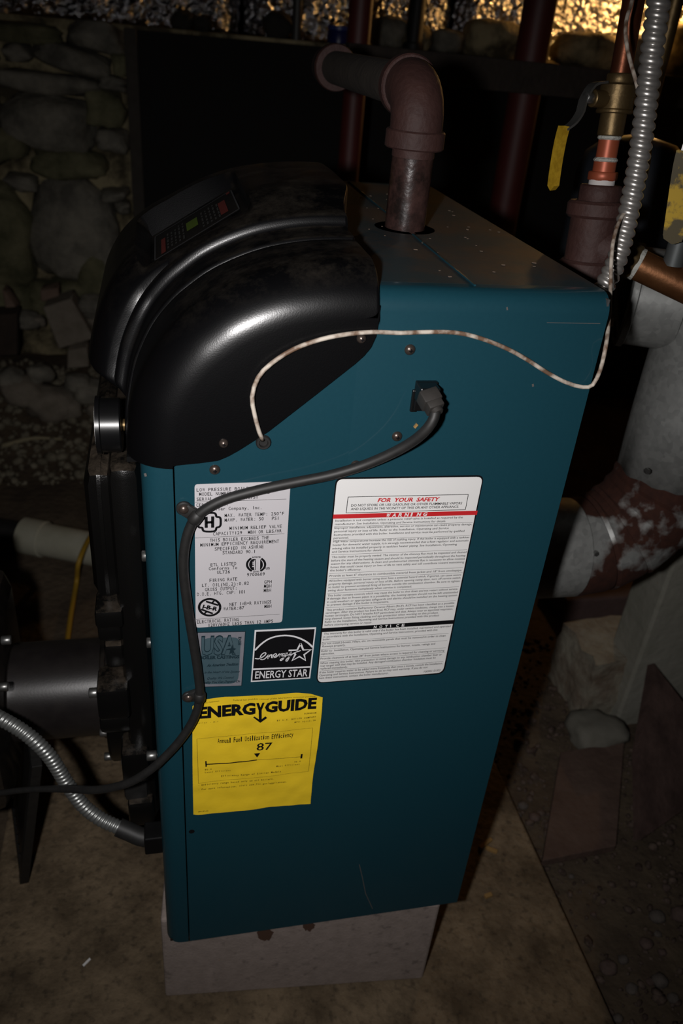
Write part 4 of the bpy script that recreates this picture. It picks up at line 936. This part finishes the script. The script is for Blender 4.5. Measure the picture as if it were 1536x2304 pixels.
# lever: bent strap then yellow grip
fr = vd.cross(sdv).normalized()
def strap(pts, wd, th, m_, n, par):
    P = spline(pts, .004); b = B()
    vs = []; fs = []
    for i, p in enumerate(P):
        t = (P[min(i + 1, len(P) - 1)] - P[max(i - 1, 0)]).normalized(); s_ = fr; u = t.cross(s_).normalized()
        w_ = wd(i / (len(P) - 1)) if callable(wd) else wd
        vs += [p + s_ * w_ + u * th, p - s_ * w_ + u * th, p - s_ * w_ - u * th, p + s_ * w_ - u * th]
    for i in range(len(P) - 1):
        for k in range(4): fs.append([4 * i + k, 4 * i + (k + 1) % 4, 4 * i + 4 + (k + 1) % 4, 4 * i + 4 + k])
    fs += [[0, 1, 2, 3], [4 * len(P) - 4 + k for k in range(4)]]
    return obj(n, b.add(vs, fs).mesh(n, auto=40), m_, par)
hb = vc + sdv * .036
def hp(px, py, off=0): return onp(px, py, 1, hb.y + off)
strap([vc + sdv * .020 + vd * .016, hb + vd * .012, hp(1312, 225), hp(1306, 250), hp(1290, 275), hp(1268, 292)], .006, .0012, STEEL, 'valve_lever', vb)
strap([hp(1269, 284), hp(1262, 310), hp(1254, 350), hp(1247, 395), hp(1243, 428)], lambda t: .0056 * (1 - .9 * sst(.93, 1, t) ** 2), .0036, YELLOW, 'lever_grip', vb)
seg('solder_joint', 303, 316, .0128, SOLDER, 28, .002); seg('copper_nipple', 312, 358, .0113, COPPER_R); seg('solder_joint', 354, 366, .0132, SOLDER, 28, .002); seg('copper_sleeve', 364, 392, .0124, COPPER_R)
seg('hex_adapter', 386, 406, .0165, COPPER_R, 6, .001); seg('thread_tape', 403, 420, .0142, TAPE, 28, .001); seg('bushing', 416, 462, .0245, RUSTRED, 8, .002)
tee = seg('iron_tee', 455, 640, .0275, RUSTRED, 36, .001)
seg('tee_band', 452, 490, .0335, RUSTRED, 36, .003, tee); seg('tee_band', 584, 632, .0325, RUSTRED, 36, .003, tee); seg('lower_nipple', 630, 900, .021, RUSTRED, 28, 0, tee)
tc = ax(545); bq = onp(1560, 655, 1, .175); bdv = (bq - tc).normalized()
obj('tee_branch', B().cyl(tc, tc + bdv * .036, .0262, 32, .001).mesh('tee_branch', auto=30), RUSTRED, tee); obj('branch_band', B().cyl(tc + bdv * .022, tc + bdv * .036, .0285, 32, .002).mesh('branch_band', auto=30), RUSTRED, tee)
def bseg(n, a, c, r, m_, ns=28, ch=0.): return obj(n, B().cyl(tc + bdv * a, tc + bdv * c, r, ns, ch).mesh(n, auto=25), m_, rp)
bseg('thread_tape', .034, .040, .0205, TAPE); bseg('brass_adapter', .039, .056, .0205, BRASS, 6, .001); bseg('solder_joint', .055, .060, .0182, SOLDER)
bseg('copper_branch', .056, .30, .0172, COPPER_D); bseg('solder_joint', .150, .153, .0181, SOLDER); bseg('copper_coupling', .152, .20, .0182, COPPER_R)

# second valve at the frame's edge, on a grey pipe
pv = onp(1590, 330, 1, .19)
v2 = thing('ball_valve', (pv.x, pv.y, .9), 'grey riser with a worn yellow lever handle beside the expansion tank', 'valve')
obj('riser', B().cyl((pv.x, pv.y, 1.062), (pv.x, pv.y, 2.05), .0115, 24).mesh('riser', auto=30), mat('grey_steel', (.12, .13, .13), .5, .5), v2)
obj('body', B().cyl((pv.x, pv.y, pv.z - .03), (pv.x, pv.y, pv.z + .035), .022, 28, .003).mesh('body', auto=30), BRASS, v2)
obj('bonnet', B().cyl((pv.x, pv.y, pv.z), (pv.x - .03, pv.y - .03, pv.z), .009, 16).mesh('bonnet', auto=30), BRASS, v2)
ly = pv.y - .03; fr = V(.75, -.65, 0).normalized()
WORN = mat('worn_yellow_vinyl', (.09, .07, .03), .6, 0, 26, .04, (.55, .35, .02))
strap([V(pv.x - .03, ly, pv.z + .005), onp(1556, 320, 1, ly), onp(1545, 350, 1, ly)], .007, .0012, STEEL, 'lever', v2)
strap([onp(1547, 340, 1, ly), onp(1538, 380, 1, ly), onp(1527, 450, 1, ly), onp(1518, 510, 1, ly), onp(1513, 547, 1, ly)], lambda t: .0105 * (1 - .9 * sst(.92, 1, t) ** 2), .004, WORN, 'lever_grip', v2)
# expansion tank
pe = onp(1402, 470, 1, .62); 
et = thing('expansion_tank', (pe.x, .62, .75), 'dark blue-grey expansion tank behind the rusty tee', 'tank')
obj('tank_body', B().lathe((pe.x, .62, pe.z - .17), (pe.x, .62, pe.z + .2), [(0, .02), (.004, .05), (.02, .078), (.05, .088), (.22, .088), (.25, .080), (.27, .056), (.278, .02), (.279, 0)], 40).mesh('tank_body', True), mat('slate_enamel', (.022, .026, .032), .32), et)
obj('tank_seam', B().lathe((pe.x, .62, pe.z - .02), (pe.x, .62, pe.z), [(0, .088), (.003, .0905), (.006, .088)], 40).mesh('tank_seam', True), MATS['slate_enamel'], et)
obj('tank_neck', B().cyl((pe.x, .62, pe.z + .1), (pe.x, .62, 2.05), .012, 18).mesh('tank_neck', auto=30), BRASS, et)
obj('bottom_cap', B().lathe((pe.x + .03, .60, pe.z - .185), (pe.x + .03, .60, pe.z - .15), [(0, .026), (.004, .03), (.018, .03)], 28).mesh('bottom_cap', auto=30), TAPE, et)

# ================================================================== FLUE
YF, ZF, RF = .287, .612, .076
fx = thing('flue_pipe', (D, YF, ZF), 'galvanised smoke pipe with rusted elbow behind the boiler', 'flue')
XV = .752; RB = .135
obj('horizontal_section', B().cyl((D - .002, YF, ZF), (.618, YF, ZF), RF, 56).mesh('horizontal_section', auto=30), FLUE, fx)
# four-gore elbow
ring = []; ng = 5
for k in range(ng + 1):
    a = math.pi / 2 * k / ng; ring.append((V(XV - RB + RB * math.sin(a), YF, ZF + RB - RB * math.cos(a)), V(math.cos(a), 0, math.sin(a))))
b = B(); n = 56
for k in range(ng):
    for end, s_ in ((0, 0), (1, 1)):
        pass
    (pA, tA), (pB, tB) = ring[k], ring[k + 1]
    vs = []
    for (p, t, rr) in ((pA, tA, RF * 1.0), (pA + tA * .006, tA, RF * 1.03 if k else RF), (pB - tB * .010, tB, RF * 1.0), (pB, tB, RF * .985)):
        nrm_ = V(-t.z, 0, t.x)
        for q in range(n):
            an = 2 * math.pi * q / n; vs.append(p + (nrm_ * math.cos(an) + V(0, 1, 0) * math.sin(an)) * rr)
    fs = [[r_ * n + q, r_ * n + (q + 1) % n, (r_ + 1) * n + (q + 1) % n, (r_ + 1) * n + q] for r_ in range(3) for q in range(n)]
    o_ = obj('elbow_gore', B().add(vs, fs).mesh('elbow_gore', auto=25), FLUE_R if k else FLUE_R, fx)
# vertical section slipped over the elbow, with a ragged lower rim
vs = []; fs = []; n = 56; z0 = ZF + RB - .004
for r_, zz in enumerate((0, .10, .20, .268)):
    for q in range(n):
        an = 2 * math.pi * q / n; dz = (.006 * noise.noise(Vector((math.cos(an) * 3, math.sin(an) * 3, 1))) if r_ == 0 else 0)
        vs.append((XV + RF * 1.03 * math.cos(an), YF + RF * 1.03 * math.sin(an), z0 + zz + dz))
fs = [[r_ * n + q, r_ * n + (q + 1) % n, (r_ + 1) * n + (q + 1) % n, (r_ + 1) * n + q] for r_ in range(3) for q in range(n)]
o_ = obj('vertical_section', me('vertical_section', vs, fs, auto=30), FLUE, fx); sm = o_.modifiers.new('thickness', 'SOLIDIFY'); sm.thickness = .0012; sm.offset = -1
zt_ = z0 + .268
obj('section_rim', B().lathe((XV, YF, zt_ - .006), (XV, YF, zt_ + .004), [(0, RF * 1.03), (.002, RF * 1.06), (.006, RF * 1.06), (.009, RF)], 56).mesh('section_rim', auto=30), FLUE, fx)
obj('tee_section', B().cyl((XV, YF, zt_ - .01), (XV, YF, 2.05), RF * .985, 56).mesh('tee_section', auto=30), FLUE, fx)
screw_ = B().cyl((0, -.003, 0), (0, .003, 0), .004, 6).mesh('sheet_screw')
for q in [(1455, 1060), (1340, 1245)]:
    p = onp(*q, 1, YF - RF * .9); obj('sheet_screw', screw_, STEEL, fx, p)
# draft regulator collar facing the boiler
dcd = V(-.88, .42, 0).normalized(); dc = V(XV, YF, .985)
dr = obj('draft_regulator', B().lathe(dc, dc + dcd * .17, [(.06, .064), (.118, .064), (.120, .068), (.128, .068), (.130, .064), (.1301, .058), (.09, .056), (.06, .055)], 44).mesh('draft_regulator', auto=30), FLUE, fx)
obj('damper_plate', B().obox(dc + dcd * .140 + V(0, 0, -.004), V(0, 0, 1) * .042 + dcd * .012, V(.42, .88, 0).normalized() * .045, dcd * .001).mesh('damper_plate'), mat('pale_zinc', (.32, .32, .33), .5, .3), dr)
obj('damper_weight', B().cyl(dc + dcd * .145 + V(.0, 0, -.03), dc + dcd * .152 + V(0, 0, -.03), .008, 14).mesh('damper_weight', auto=30), STEEL, dr)

# ================================================================== LOOSE THINGS
# left: PVC pipe, yellow cord, stick, rubble
a = onp(62, 1214, 2, 0.0); c = onp(300, 1262, 2, 0.0)
dvv = (c - a); a = V(a.x, a.y, .012); c = V(c.x, c.y, .012)
pv_ = thing('plastic_pipe', (a.x, a.y, -.03), 'off-white plastic pipe lying on the dirt behind the burner', 'pipe')
PVC = mat('dirty_pvc', (.34, .33, .25), .5, 0, 14, .2, (.42, .41, .33))
obj('pipe_barrel', B().cyl(a, c, .046, 36).mesh('pipe_barrel', auto=30), PVC, pv_)
dn = (c - a).normalized(); obj('pipe_socket', B().cyl(a - dn * .012, a + dn * .055, .051, 36, .003).mesh('pipe_socket', auto=30), PVC, pv_)
obj('black_insert', B().cyl(a - dn * .10, a + dn * .005, .034, 28, .003).mesh('black_insert', auto=30), BLK_RB, pv_)
yp = [onp(260, 1165, 2, .03), onp(215, 1193, 2, .02)]
ycp = [onp(262, 1150, 2, -.02), onp(238, 1172, 2, -.015), onp(205, 1205, 2, .062), onp(178, 1262, 2, .055), onp(172, 1310, 2, -.018), onp(160, 1380, 2, -.022), onp(148, 1465, 2, -.02), onp(130, 1560, 2, -.02)]
tag(obj('yellow_cord', B().tube(spline(ycp, .012), .0065, 10).mesh('yellow_cord', True), mat('yellow_jacket', (.34, .20, .015), .6)), 'yellow electrical cord crossing over the off-white pipe on the dirt', 'cord')
a = onp(0, 972, 2, .045); c = onp(138, 966, 2, .045); a.z = dirt_z(a.x, a.y) + .006; c.z = dirt_z(c.x, c.y) + .006
tag(obj('wooden_stick', B().tube(spline([a, a.lerp(c, .5) + V(0, .01, .012), c], .02), lambda t: .009 - .005 * t, 8).mesh('wooden_stick', True), mat('dry_wood', (.30, .26, .16), .9)), 'pale dry stick lying on the dirt before the rubble heap', 'stick')
def rubble(pts, y, th, m_, label, name='broken_brick', cat='brick'):
    """prism with the outline seen in the photo, standing at depth y"""
    f = [onp(x, yy, 1, y) for x, yy in pts]; n = len(f); k = [p + V(0, th, .0) for p in f]
    bm = bmesh.new(); vv = [bm.verts.new(p) for p in f + k]
    bm.faces.new(vv[:n]); bm.faces.new(vv[n:][::-1])
    for i in range(n): bm.faces.new([vv[i], vv[n + i], vv[n + (i + 1) % n], vv[(i + 1) % n]])
    bmesh.ops.bevel(bm, geom=bm.edges[:], offset=.004, segments=1, affect='EDGES')
    return tag(obj(name, B().bm(bm).mesh(name, auto=40), m_), label, cat)
GREYB = mat('grey_brick', (.17, .145, .11), .9, 0, 20, .2, (.26, .225, .18), .4, 60)
rubble([(96, 692), (160, 672), (212, 762), (132, 786)], 2.16, .12, GREYB, 'large grey broken block leaning on the stone wall')
rubble([(152, 788), (196, 782), (201, 826), (150, 830)], 2.12, .10, GREYB, 'small square broken brick at the foot of the leaning block')
rubble([(90, 654), (131, 648), (133, 672), (92, 680)], 2.25, .08, BRICKM, 'little pinkish brick end on top of the rubble by the wall')
rubble([(4, 652), (18, 662), (40, 698), (14, 704)], 2.22, .08, BRICKM, 'reddish brick shard standing at the left of the rubble')
rubble([(-60, 712), (38, 706), (40, 800), (-60, 806)], 2.14, .10, mat('dark_brown_block', (.03, .02, .014), .9, 0, 20, .2, (.05, .035, .025)), 'dark brown block half buried beside the reddish shard')
for i, (x, y, s, q) in enumerate([(55, 880, .075, 1), (110, 905, .085, 1), (25, 850, .05, 0), (150, 915, .06, 1), (205, 880, .06, 0), (90, 840, .045, 0), (175, 860, .045, 0), (215, 690, .06, 0), (225, 925, .045, 1), (255, 850, .05, 0), (60, 720, .045, 0), (85, 722, .03, 1), (235, 730, .06, 1)]):
    p = onp(x, y, 1, 2.06 if y > 800 else 2.24); zz = dirt_z(p.x, p.y)
    st_ = obj('rubble_stone', rock('rubble_stone', 90 + i, (s, s * .9, s * .7), .3, .2), STONE if q == 0 else MATS['grey_brick'], loc=(p.x, p.y, max(p.z, zz + s * .2)))
    if y < 800: st_.location.z = max(zz + s * .35, p.z)
    tag(st_, 'rough grey stone in the rubble heap at the foot of the wall', 'stone', 'rubble stones by the wall')
# gravel: what nobody could count
def gravel(name, fn, count, smin, smax, m_, label):
    base = []
    for k in range(5):
        bm = bmesh.new(); bmesh.ops.create_icosphere(bm, subdivisions=1, radius=1)
        for v in bm.verts: v.co *= 1 + .35 * noise.noise(v.co * 1.7 + Vector((k * 9, 0, 0)))
        bm.verts.index_update(); base.append(([v.co.copy() for v in bm.verts], [[v.index for v in f.verts] for f in bm.faces])); bm.free()
    b = B()
    for _ in range(count):
        x, y = fn(); s = smin + (smax - smin) * random.random() ** 3; vs, fs = random.choice(base)
        R3 = Matrix.Rotation(random.random() * 6.3, 3, 'Z') @ Matrix.Rotation(random.random() * 6.3, 3, 'X'); z = dirt_z(x, y) + s * .2
        b.add([R3 @ Vector((v.x * s, v.y * s * .8, v.z * s * .6)) + V(x, y, z) for v in vs], fs)
    return stuff(tag(obj(name, b.mesh(name, True), m_), label, 'gravel'))
GRAV = mat('mixed_gravel', (.04, .024, .017), .9, 0, 45, .10, (.12, .085, .066), .3, 90)
gravel('gravel', lambda: (random.uniform(.67, 1.5), random.uniform(-.35, .8)), 2600, .003, .012, GRAV, 'loose brown gravel and dirt along the edge of the slab')
gravel('gravel', lambda: (random.uniform(-1.2, .2), random.uniform(1.7, 2.34)), 1800, .006, .026, mat('wall_gravel', (.12, .105, .072), .9, 0, 30, .18, (.26, .23, .165), .3, 90), 'loose grey gravel heaped along the stone wall')
PEB = [(1375, 2165, 0.0158), (1485, 2205, 0.0144), (1490, 2140, 0.0079), (1405, 2150, 0.0101), (1465, 2205, 0.0079), (1425, 2215, 0.0115), (1500, 1995, 0.0086), (1480, 2100, 0.0072), (1340, 2045, 0.0058), (1290, 1960, 0.0058), (1360, 2020, 0.0058), (1515, 2245, 0.0101), (1455, 2120, 0.0130), (1180, 1800, 0.0115), (1205, 1830, 0.0130), (1150, 1790, 0.0086), (1530, 2060, 0.0187), (1478, 2062, 0.0144), (1280, 2250, 0.0072), (1395, 2280, 0.0086), (1235, 1850, 0.0086), (1165, 1825, 0.0101)]
for i, (x, y, s) in enumerate(PEB):
    p = onp(x, y, 2, -.02); z = dirt_z(p.x, p.y)
    tag(obj('pebble', rock('pebble', 130 + i, (s, s * .85, s * .6), .1, .15, 2), mat('pebble_stone%d' % (i % 2), [(.07, .045, .037), (.07, .058, .05)][i % 2], .9, 0, 60, .15, [(.13, .09, .075), (.13, .11, .095)][i % 2]), loc=(p.x, p.y, z + s * .3)), 'rounded pebble in the gravel beside the slab', 'pebble', 'pebbles beside the slab')
# right: blocks and boards by the pale wall
def ground_box(cx, cy, ex, ey, h, rz, m_, name, label, cat, z0=-.03, seed=None, rough=0):
    p = onp(cx, cy, 2, z0); b = B(); c_, s_ = math.cos(rz), math.sin(rz)
    bm = bmesh.new(); bmesh.ops.create_cube(bm, size=2); bmesh.ops.subdivide_edges(bm, edges=bm.edges[:], cuts=5, use_grid_fill=True)
    for v in bm.verts:
        q = v.co.copy(); d_ = Vector((noise.noise(q * 1.9 + Vector((seed or 0, 0, 0))), noise.noise(q * 1.9 + Vector((0, seed or 0, 4))), noise.noise(q * 1.9 + Vector((7, 0, seed or 0))))) * rough
        v.co = Vector((q.x * ex + d_.x, q.y * ey + d_.y, (q.z + 1) * h / 2 + d_.z * (1 if q.z > -.9 else 0)))
    bmesh.ops.transform(bm, matrix=Matrix.Translation((p.x, p.y, z0)) @ Matrix.Rotation(rz, 4, 'Z'), verts=bm.verts)
    return tag(obj(name, B().bm(bm).mesh(name, auto=45), m_), label, cat)
SPLIT = mat('split_stone', (.16, .12, .085), .9, 0, 12, .12, (.30, .28, .22), .5, 50)
ground_box(1345, 1560, .095, .075, .17, .05, SPLIT, 'stone_block', 'rough pale block on the dirt beside the white wall stub', 'block', -.03, 3, .014)
pb = onp(1360, 1370, 1, .90)
b = B(); b.box((pb.x - .15, .86, -.04), (pb.x + .16, 1.0, pb.z + .07), .006)
tag(obj('brick_pier', b.mesh('brick_pier'), mat('pinkish_brick', (.075, .045, .042), .9, 0, 8, .2, (.10, .065, .06), .3, 40)), 'dull pinkish masonry pier behind the rough pale block', 'pier')
p = onp(1345, 1640, 2, 0); tag(obj('flat_stone', rock('flat_stone', 201, (.062, .05, .035), .5, .2), mat('pale_stone', (.13, .125, .10), .9, 0, 20, .2, (.20, .19, .16)), loc=(p.x, p.y, dirt_z(p.x, p.y) + .018)), 'pale angular stone at the foot of the white wall stub', 'stone')
def board(p0, p1, wdv, th, label, m_=WOOD_R):
    p0, p1 = Vector(p0), Vector(p1); d_ = p1 - p0; wv = Vector(wdv); nv = d_.cross(wv).normalized()
    if nv.z < 0: nv = -nv
    return tag(obj('board', B().obox((p0 + p1) / 2 + nv * th / 2, d_ / 2, wv / 2, nv * th / 2, .002).mesh('board'), m_), label, 'board')
a = onp(1200, 1760, 2, -.015); c = onp(1330, 1900, 2, -.015)
p0 = onp(1300, 1930, 2, -.018); p1 = onp(1330, 1690, 2, -.018)
board((p0.x, p0.y, -.022), (p1.x, p1.y, -.022), (.155, .01, 0), .018, 'flat weathered brown board lying on the gravel')
A_ = onp(1456, 1496, 1, c0.y - .012); B_ = onp(1640, 1740, 2, -.012); C_ = onp(1425, 1890, 2, -.012); E_ = C_.lerp(A_, .42) + V(-.02, .02, 0)
nv = (B_ - A_).cross(C_ - A_).normalized(); nv = nv if nv.y < 0 else -nv
pts_ = [A_, A_.lerp(B_, .5) + V(0, 0, .004), B_, B_.lerp(C_, .5), C_, E_]; pts_ = [p - nv * (p - A_).dot(nv) for p in pts_]; n = len(pts_)
bm = bmesh.new(); vv = [bm.verts.new(p) for p in pts_ + [p + nv * .018 for p in pts_]]
bm.faces.new(vv[:n]); bm.faces.new(vv[n:][::-1])
for i in range(n): bm.faces.new([vv[i], vv[n + i], vv[n + (i + 1) % n], vv[(i + 1) % n]])
tag(obj('board', B().bm(bm).mesh('board'), mat('dark_red_board', (.05, .028, .023), .9, 0, 14, .14, (.10, .06, .05), .4, 40)), 'broken dark reddish board leaning on the white wall stub', 'board')
# crumbs of dust on the boiler top
b = B()
for i in range(46):
    x = random.uniform(.215, .40); y = random.uniform(.03, .5); s = random.uniform(.0003, .0007); 
    b.obox(V(x, y, ZT + s * .6), V(s * random.uniform(1, 2.5), s * random.uniform(-1, 1), 0), V(-s * .5, s, 0), V(0, 0, s * .6))
stuff(BP('dust_crumbs', b.mesh('dust_crumbs'), mat('crumbs', (.12, .085, .06), .9)))

p = onp(195, 2166, 2, .001); d_ = (onp(203, 2158, 2, .001) - onp(187, 2174, 2, .001)) * .5
tag(obj('plastic_sliver', B().obox(p + V(0, 0, .001), d_, d_.orthogonal().normalized() * .0016, V(0, 0, .0008)).mesh('plastic_sliver'), WHITE), 'tiny white plastic sliver on the stained slab', 'sliver')
for i, (x, y, L_, a_, lb) in enumerate([(1092, 1898, .016, .5, 'yellowish wood chip on the slab by the back foot of the boiler'), (1105, 1912, .011, -.6, 'smaller wood chip crossing the yellowish one on the slab'), (1098, 2015, .007, .2, 'lone wood crumb on the bare slab behind the boiler')]):
    p = onp(x, y, 2, .003); ex = V(math.cos(a_), math.sin(a_), 0) * L_; ey = V(-math.sin(a_), math.cos(a_), 0) * .0035
    tag(obj('wood_chip', B().obox(p, ex, ey, V(0, 0, .003), .0008).mesh('wood_chip'), mat('chip_wood', (.30, .18, .06), .9)), lb, 'wood chip')
p = onp(935, 958, 1, -.001); BP('paint_flake', B().obox(p, V(.0012, 0, .0018), V(-.0008, 0, .0006), V(0, .0012, 0)).mesh('paint_flake'), mat('chip_wood', (.30, .18, .06), .9))
